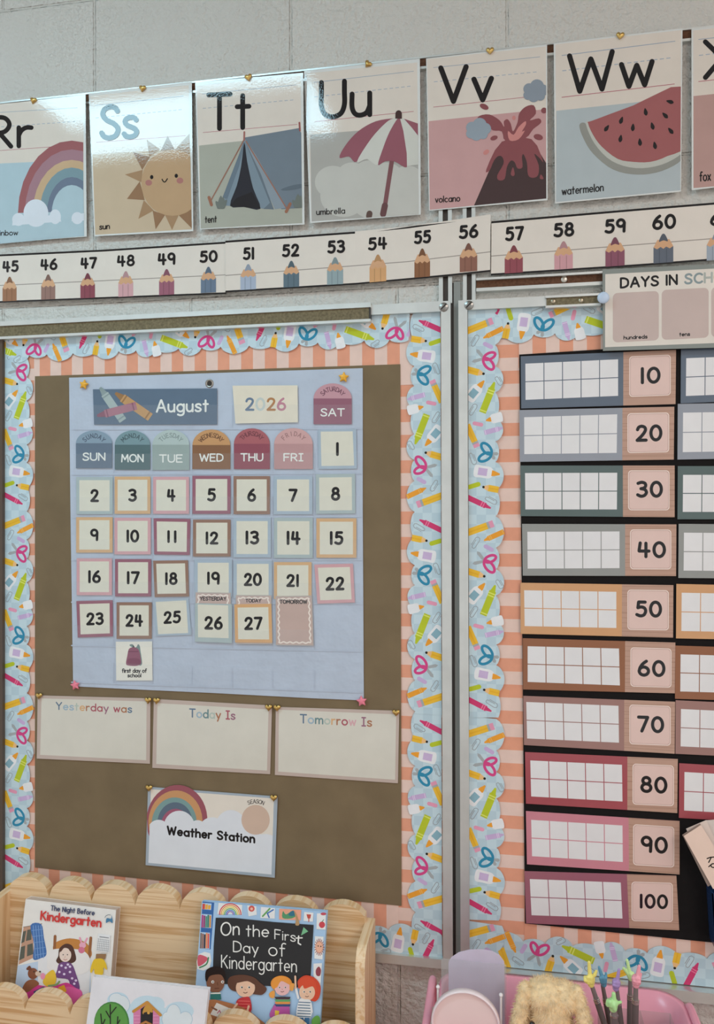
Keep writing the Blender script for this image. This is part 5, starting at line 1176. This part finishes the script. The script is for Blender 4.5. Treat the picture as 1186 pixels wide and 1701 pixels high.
# ------------------------------------------------------------------ plush rabbit
YP = -.215
FUR = [M(h, 'fur') for h in ('#efd8ae', '#e2c697', '#f4e4c4')]
pc = P(914, 1684, -YP)
plush = empty('plush_rabbit', (pc.x, YP, zfl)); tag(plush, 'cream plush rabbit with drooping ears, only the top of its head in view', 'plush toy')
k = (P(915, 1690, -YP)-P(914, 1690, -YP)).length          # metres per pixel at the rabbit
body = [((914, 1688), (46, 44, 60), 0), ((884, 1650), (17, 18, 22), -4), ((948, 1656), (17, 18, 22), -4)]
pr = []
def ellip(px, py, rx, ry, rz, dy=0): pr.append((P(px, py, -YP)+V((0, dy*k, 0)), V((rx*k, ry*k, rz*k))))
ellip(915, 1690, 35, 40, 58); ellip(907, 1652, 36, 34, 26); ellip(934, 1655, 28, 30, 24)
for i in range(7):                                          # two ears hanging down the sides
    t = i/6; ellip(872-26*t+8*t*t, 1642+88*t, 11+4*t, 13+4*t, 17, -24*t-8); ellip(957+30*t-8*t*t, 1648+88*t, 11+4*t, 13+4*t, 17, -24*t-8)
ellip(914, 1740, 46, 46, 70); ellip(912, 1722, 21, 20, 18, -36)
from mathutils import noise
def surf(mb, mt):
    for c0, r in pr: mb.ball(c0, tuple(r), mt, 22, 14)
mb = MB(); surf(mb, FUR[0]); bo = mb.build('body', plush)
rm = bo.modifiers.new('union', 'REMESH'); rm.mode = 'VOXEL'; rm.voxel_size = .0022; rm.use_smooth_shade = True
rnd = random.Random(3); mb = MB()
def inside(p):
    for c0, r in pr:
        d = p-c0
        if (d.x/r.x)**2+(d.y/r.y)**2+(d.z/r.z)**2 < .93: return True
    return False
tot = [r.x*r.z for c0, r in pr]
cnt = 0
while cnt < 26000:
    c0, r = rnd.choices(pr, tot)[0]
    d = V((rnd.gauss(0, 1), rnd.gauss(0, 1), rnd.gauss(0, 1))).normalized(); p = c0+V((d.x*r.x, d.y*r.y, d.z*r.z))
    cnt += 1
    if p.z < pc.z-.075 or inside(p): continue
    nn = V((d.x/r.x, d.y/r.y, d.z/r.z)).normalized(); L = rnd.uniform(.0035, .0068)
    fl = (V((rnd.uniform(-.6, .6), rnd.uniform(-.6, .6), -.55+rnd.uniform(-.5, .4)))+nn*.55)
    fl = fl-nn*min(0, fl.dot(nn)); fl = fl.normalized(); w = nn.cross(fl); w = (w.normalized() if w.length > .01 else V((1, 0, 0)))*.00028
    q1 = p+(nn*.5+fl*.6)*L*.5; q2 = p+(nn*.35+fl*.9)*L; m_ = FUR[rnd.choices((0, 1, 2), (5, 3, 3))[0]]
    mb.face([p-nn*.0008-w, p-nn*.0008+w, q1+w*.8, q1-w*.8], m_, True); mb.face([q1-w*.8, q1+w*.8, q2], m_, True)
tag(mb.build('fur', plush), kind='stuff')
mb = MB(); mb.ball(P(884, 1702, -YP+.046), .0045, M('#231c18', 'plastic')); mb.build('eye', plush)
mb = MB(); mb.ball(P(940, 1708, -YP+.046), .0045, M('#231c18', 'plastic')); mb.build('eye', plush)
mb = MB(); mb.ball(P(912, 1716, -YP+.066), (.006, .004, .004), M('#8a5f58', 'plastic')); mb.build('nose', plush)

# ------------------------------------------------------------------ pens with pointing-hand toppers in a clear box
YO = -.225
hv = (820, 1590, 4.56)
ORG = clear('clear_green_acrylic', (.90, .95, .92), .03, .06)
a, b = P(1000, 1676, -YO), P(1127, 1688, -YO)
ax0, ax1, azt = a.x, b.x, P(1090, 1682, .172).z
org = empty('pen_box', ((ax0+ax1)/2, YO, zfl)); tag(org, 'clear greenish pen box behind the plush rabbit holding the pens', 'pen box')
def wall_(nm, *bx): mb = MB(); mb.box(*bx, ORG); mb.build(nm, org)
wall_('front_wall', ax0, ax1, YO-.055, YO-.053, zfl, azt); wall_('back_wall', ax0, ax1, YO+.053, YO+.055, zfl, azt)
wall_('side_wall', ax0, ax0+.002, YO-.053, YO+.053, zfl, azt); wall_('side_wall', ax1-.002, ax1, YO-.053, YO+.053, zfl, azt)
wall_('divider', P(1072, 1690, -YO).x, P(1072, 1690, -YO).x+.002, YO-.053, YO+.053, zfl, azt); wall_('base', ax0, ax1, YO-.055, YO+.055, zfl-.001, zfl+.002)
def pen(label, y, base, foot, rpx, hand, tip, col, thumb=None):
    """base, foot: pixels of the top of the barrel and of a lower point on it; hand = capsules (x0,y0,x1,y1,r0,r1,dz) in view hv"""
    kk = k/4.56*((CAM.y-y)/(CAM.y-YP)); T = P(base[0], base[1], -y); F_ = P(foot[0], foot[1], -y)
    d = (F_-T); lo = T+d*((zfl+.004-T.z)/d.z); r = rpx*k
    o = empty('novelty_pen', lo); tag(o, label, 'pen', 'pens with hand toppers in the clear pen box')
    mb = MB(); mb.tube([lo, T+d*.5, T+d*.36], r, M('#5a5150', 'plastic'), 16); mb.tube([T+d*.36, T], [r*.8, r*.72], M('#6b6160', 'plastic'), 16); mb.build('barrel', o)
    mb = MB()
    for q in (.33, .37, .41): mb.tube([T+d*q, T+d*(q+.02)], r*1.08, M('#c9c6c2', 'metal'), 16)
    mb.build('ring', o)
    mb = MB(); cm = M(col, 'plastic')
    for x0, y0, x1, y1, r0, r1, dz in hand:
        p, q = Sheet_pt(x0, y0, y)+V((0, -dz*kk, 0)), Sheet_pt(x1, y1, y)+V((0, -dz*kk, 0)); N_ = 6
        for i in range(N_+1):
            t = i/N_; mb.ball(p+(q-p)*t, (r0+(r1-r0)*t)*kk, cm, 12, 8)
    h = mb.build('hand_topper', o); rm = h.modifiers.new('union', 'REMESH'); rm.mode = 'VOXEL'; rm.voxel_size = .00075; rm.use_smooth_shade = True
    sm = h.modifiers.new('soften', 'SMOOTH'); sm.factor = .5; sm.iterations = 2
def Sheet_pt(x, y, yy): return P(hv[0]+x/hv[2], hv[1]+y/hv[2], -yy)
pen('pen with a yellow pointing-hand topper', YO+.01, (983, 1637), (1004, 1701), 5.0, [(735, 165, 738, 205, 34, 25, 0), (728, 120, 722, 38, 17, 13, 4), (765, 135, 778, 105, 15, 10, 0), (695, 150, 700, 178, 17, 14, 10), (712, 140, 715, 180, 17, 15, 22), (738, 140, 738, 178, 16, 14, 24), (690, 160, 740, 168, 13, 12, 26)], None, '#e2d677')
pen('pen with a blue pointing-hand topper', YO+.03, (1001, 1637), (1013, 1701), 4.6, [(828, 165, 835, 205, 30, 22, 0), (815, 130, 797, 72, 15, 10, 6), (845, 150, 845, 180, 14, 12, 14), (828, 145, 830, 180, 15, 13, 20), (810, 150, 815, 180, 14, 12, 18), (852, 150, 850, 120, 11, 8, 0)], None, '#5a93b0')
pen('pen with a purple pointing-hand topper', YO-.005, (1025, 1644), (1032, 1701), 4.2, [(928, 190, 925, 235, 32, 24, 0), (938, 155, 948, 92, 15, 12, 8), (912, 180, 915, 210, 15, 13, 20), (930, 175, 930, 208, 15, 13, 24), (946, 180, 944, 206, 14, 12, 20), (905, 195, 935, 200, 12, 11, 28)], None, '#9a82b4')
pen('pen with a green thumbs-up topper in front of the purple one', YO-.035, (1020, 1678), (1020.5, 1701), 6.2, [(905, 345, 905, 385, 40, 32, 0), (910, 320, 908, 275, 20, 16, 6), (870, 330, 865, 350, 22, 20, 12), (880, 325, 885, 350, 20, 18, 26), (905, 345, 912, 372, 18, 17, 30), (930, 350, 962, 340, 13, 11, 0)], None, '#9fce8c')
pen('pen with a pale green V-sign topper', YO+.02, (1047, 1628), (1046, 1701), 4.8, [(1035, 135, 1040, 160, 28, 22, 0), (1028, 110, 1010, 22, 16, 12, 4), (1015, 120, 985, 82, 15, 12, 6), (1050, 115, 1055, 140, 14, 12, 14), (1035, 118, 1040, 145, 14, 12, 18)], None, '#bfe09c')
pen('pen with a pink pointing-hand topper', YO-.012, (1056, 1640), (1055, 1701), 5.4, [(1080, 165, 1078, 210, 36, 26, 0), (1092, 125, 1102, 66, 17, 13, 6), (1058, 150, 1062, 185, 16, 14, 18), (1078, 145, 1080, 185, 16, 14, 24), (1098, 150, 1098, 185, 16, 14, 20), (1108, 150, 1115, 125, 12, 9, 2), (1060, 165, 1100, 172, 12, 12, 28)], None, '#e39aa8')
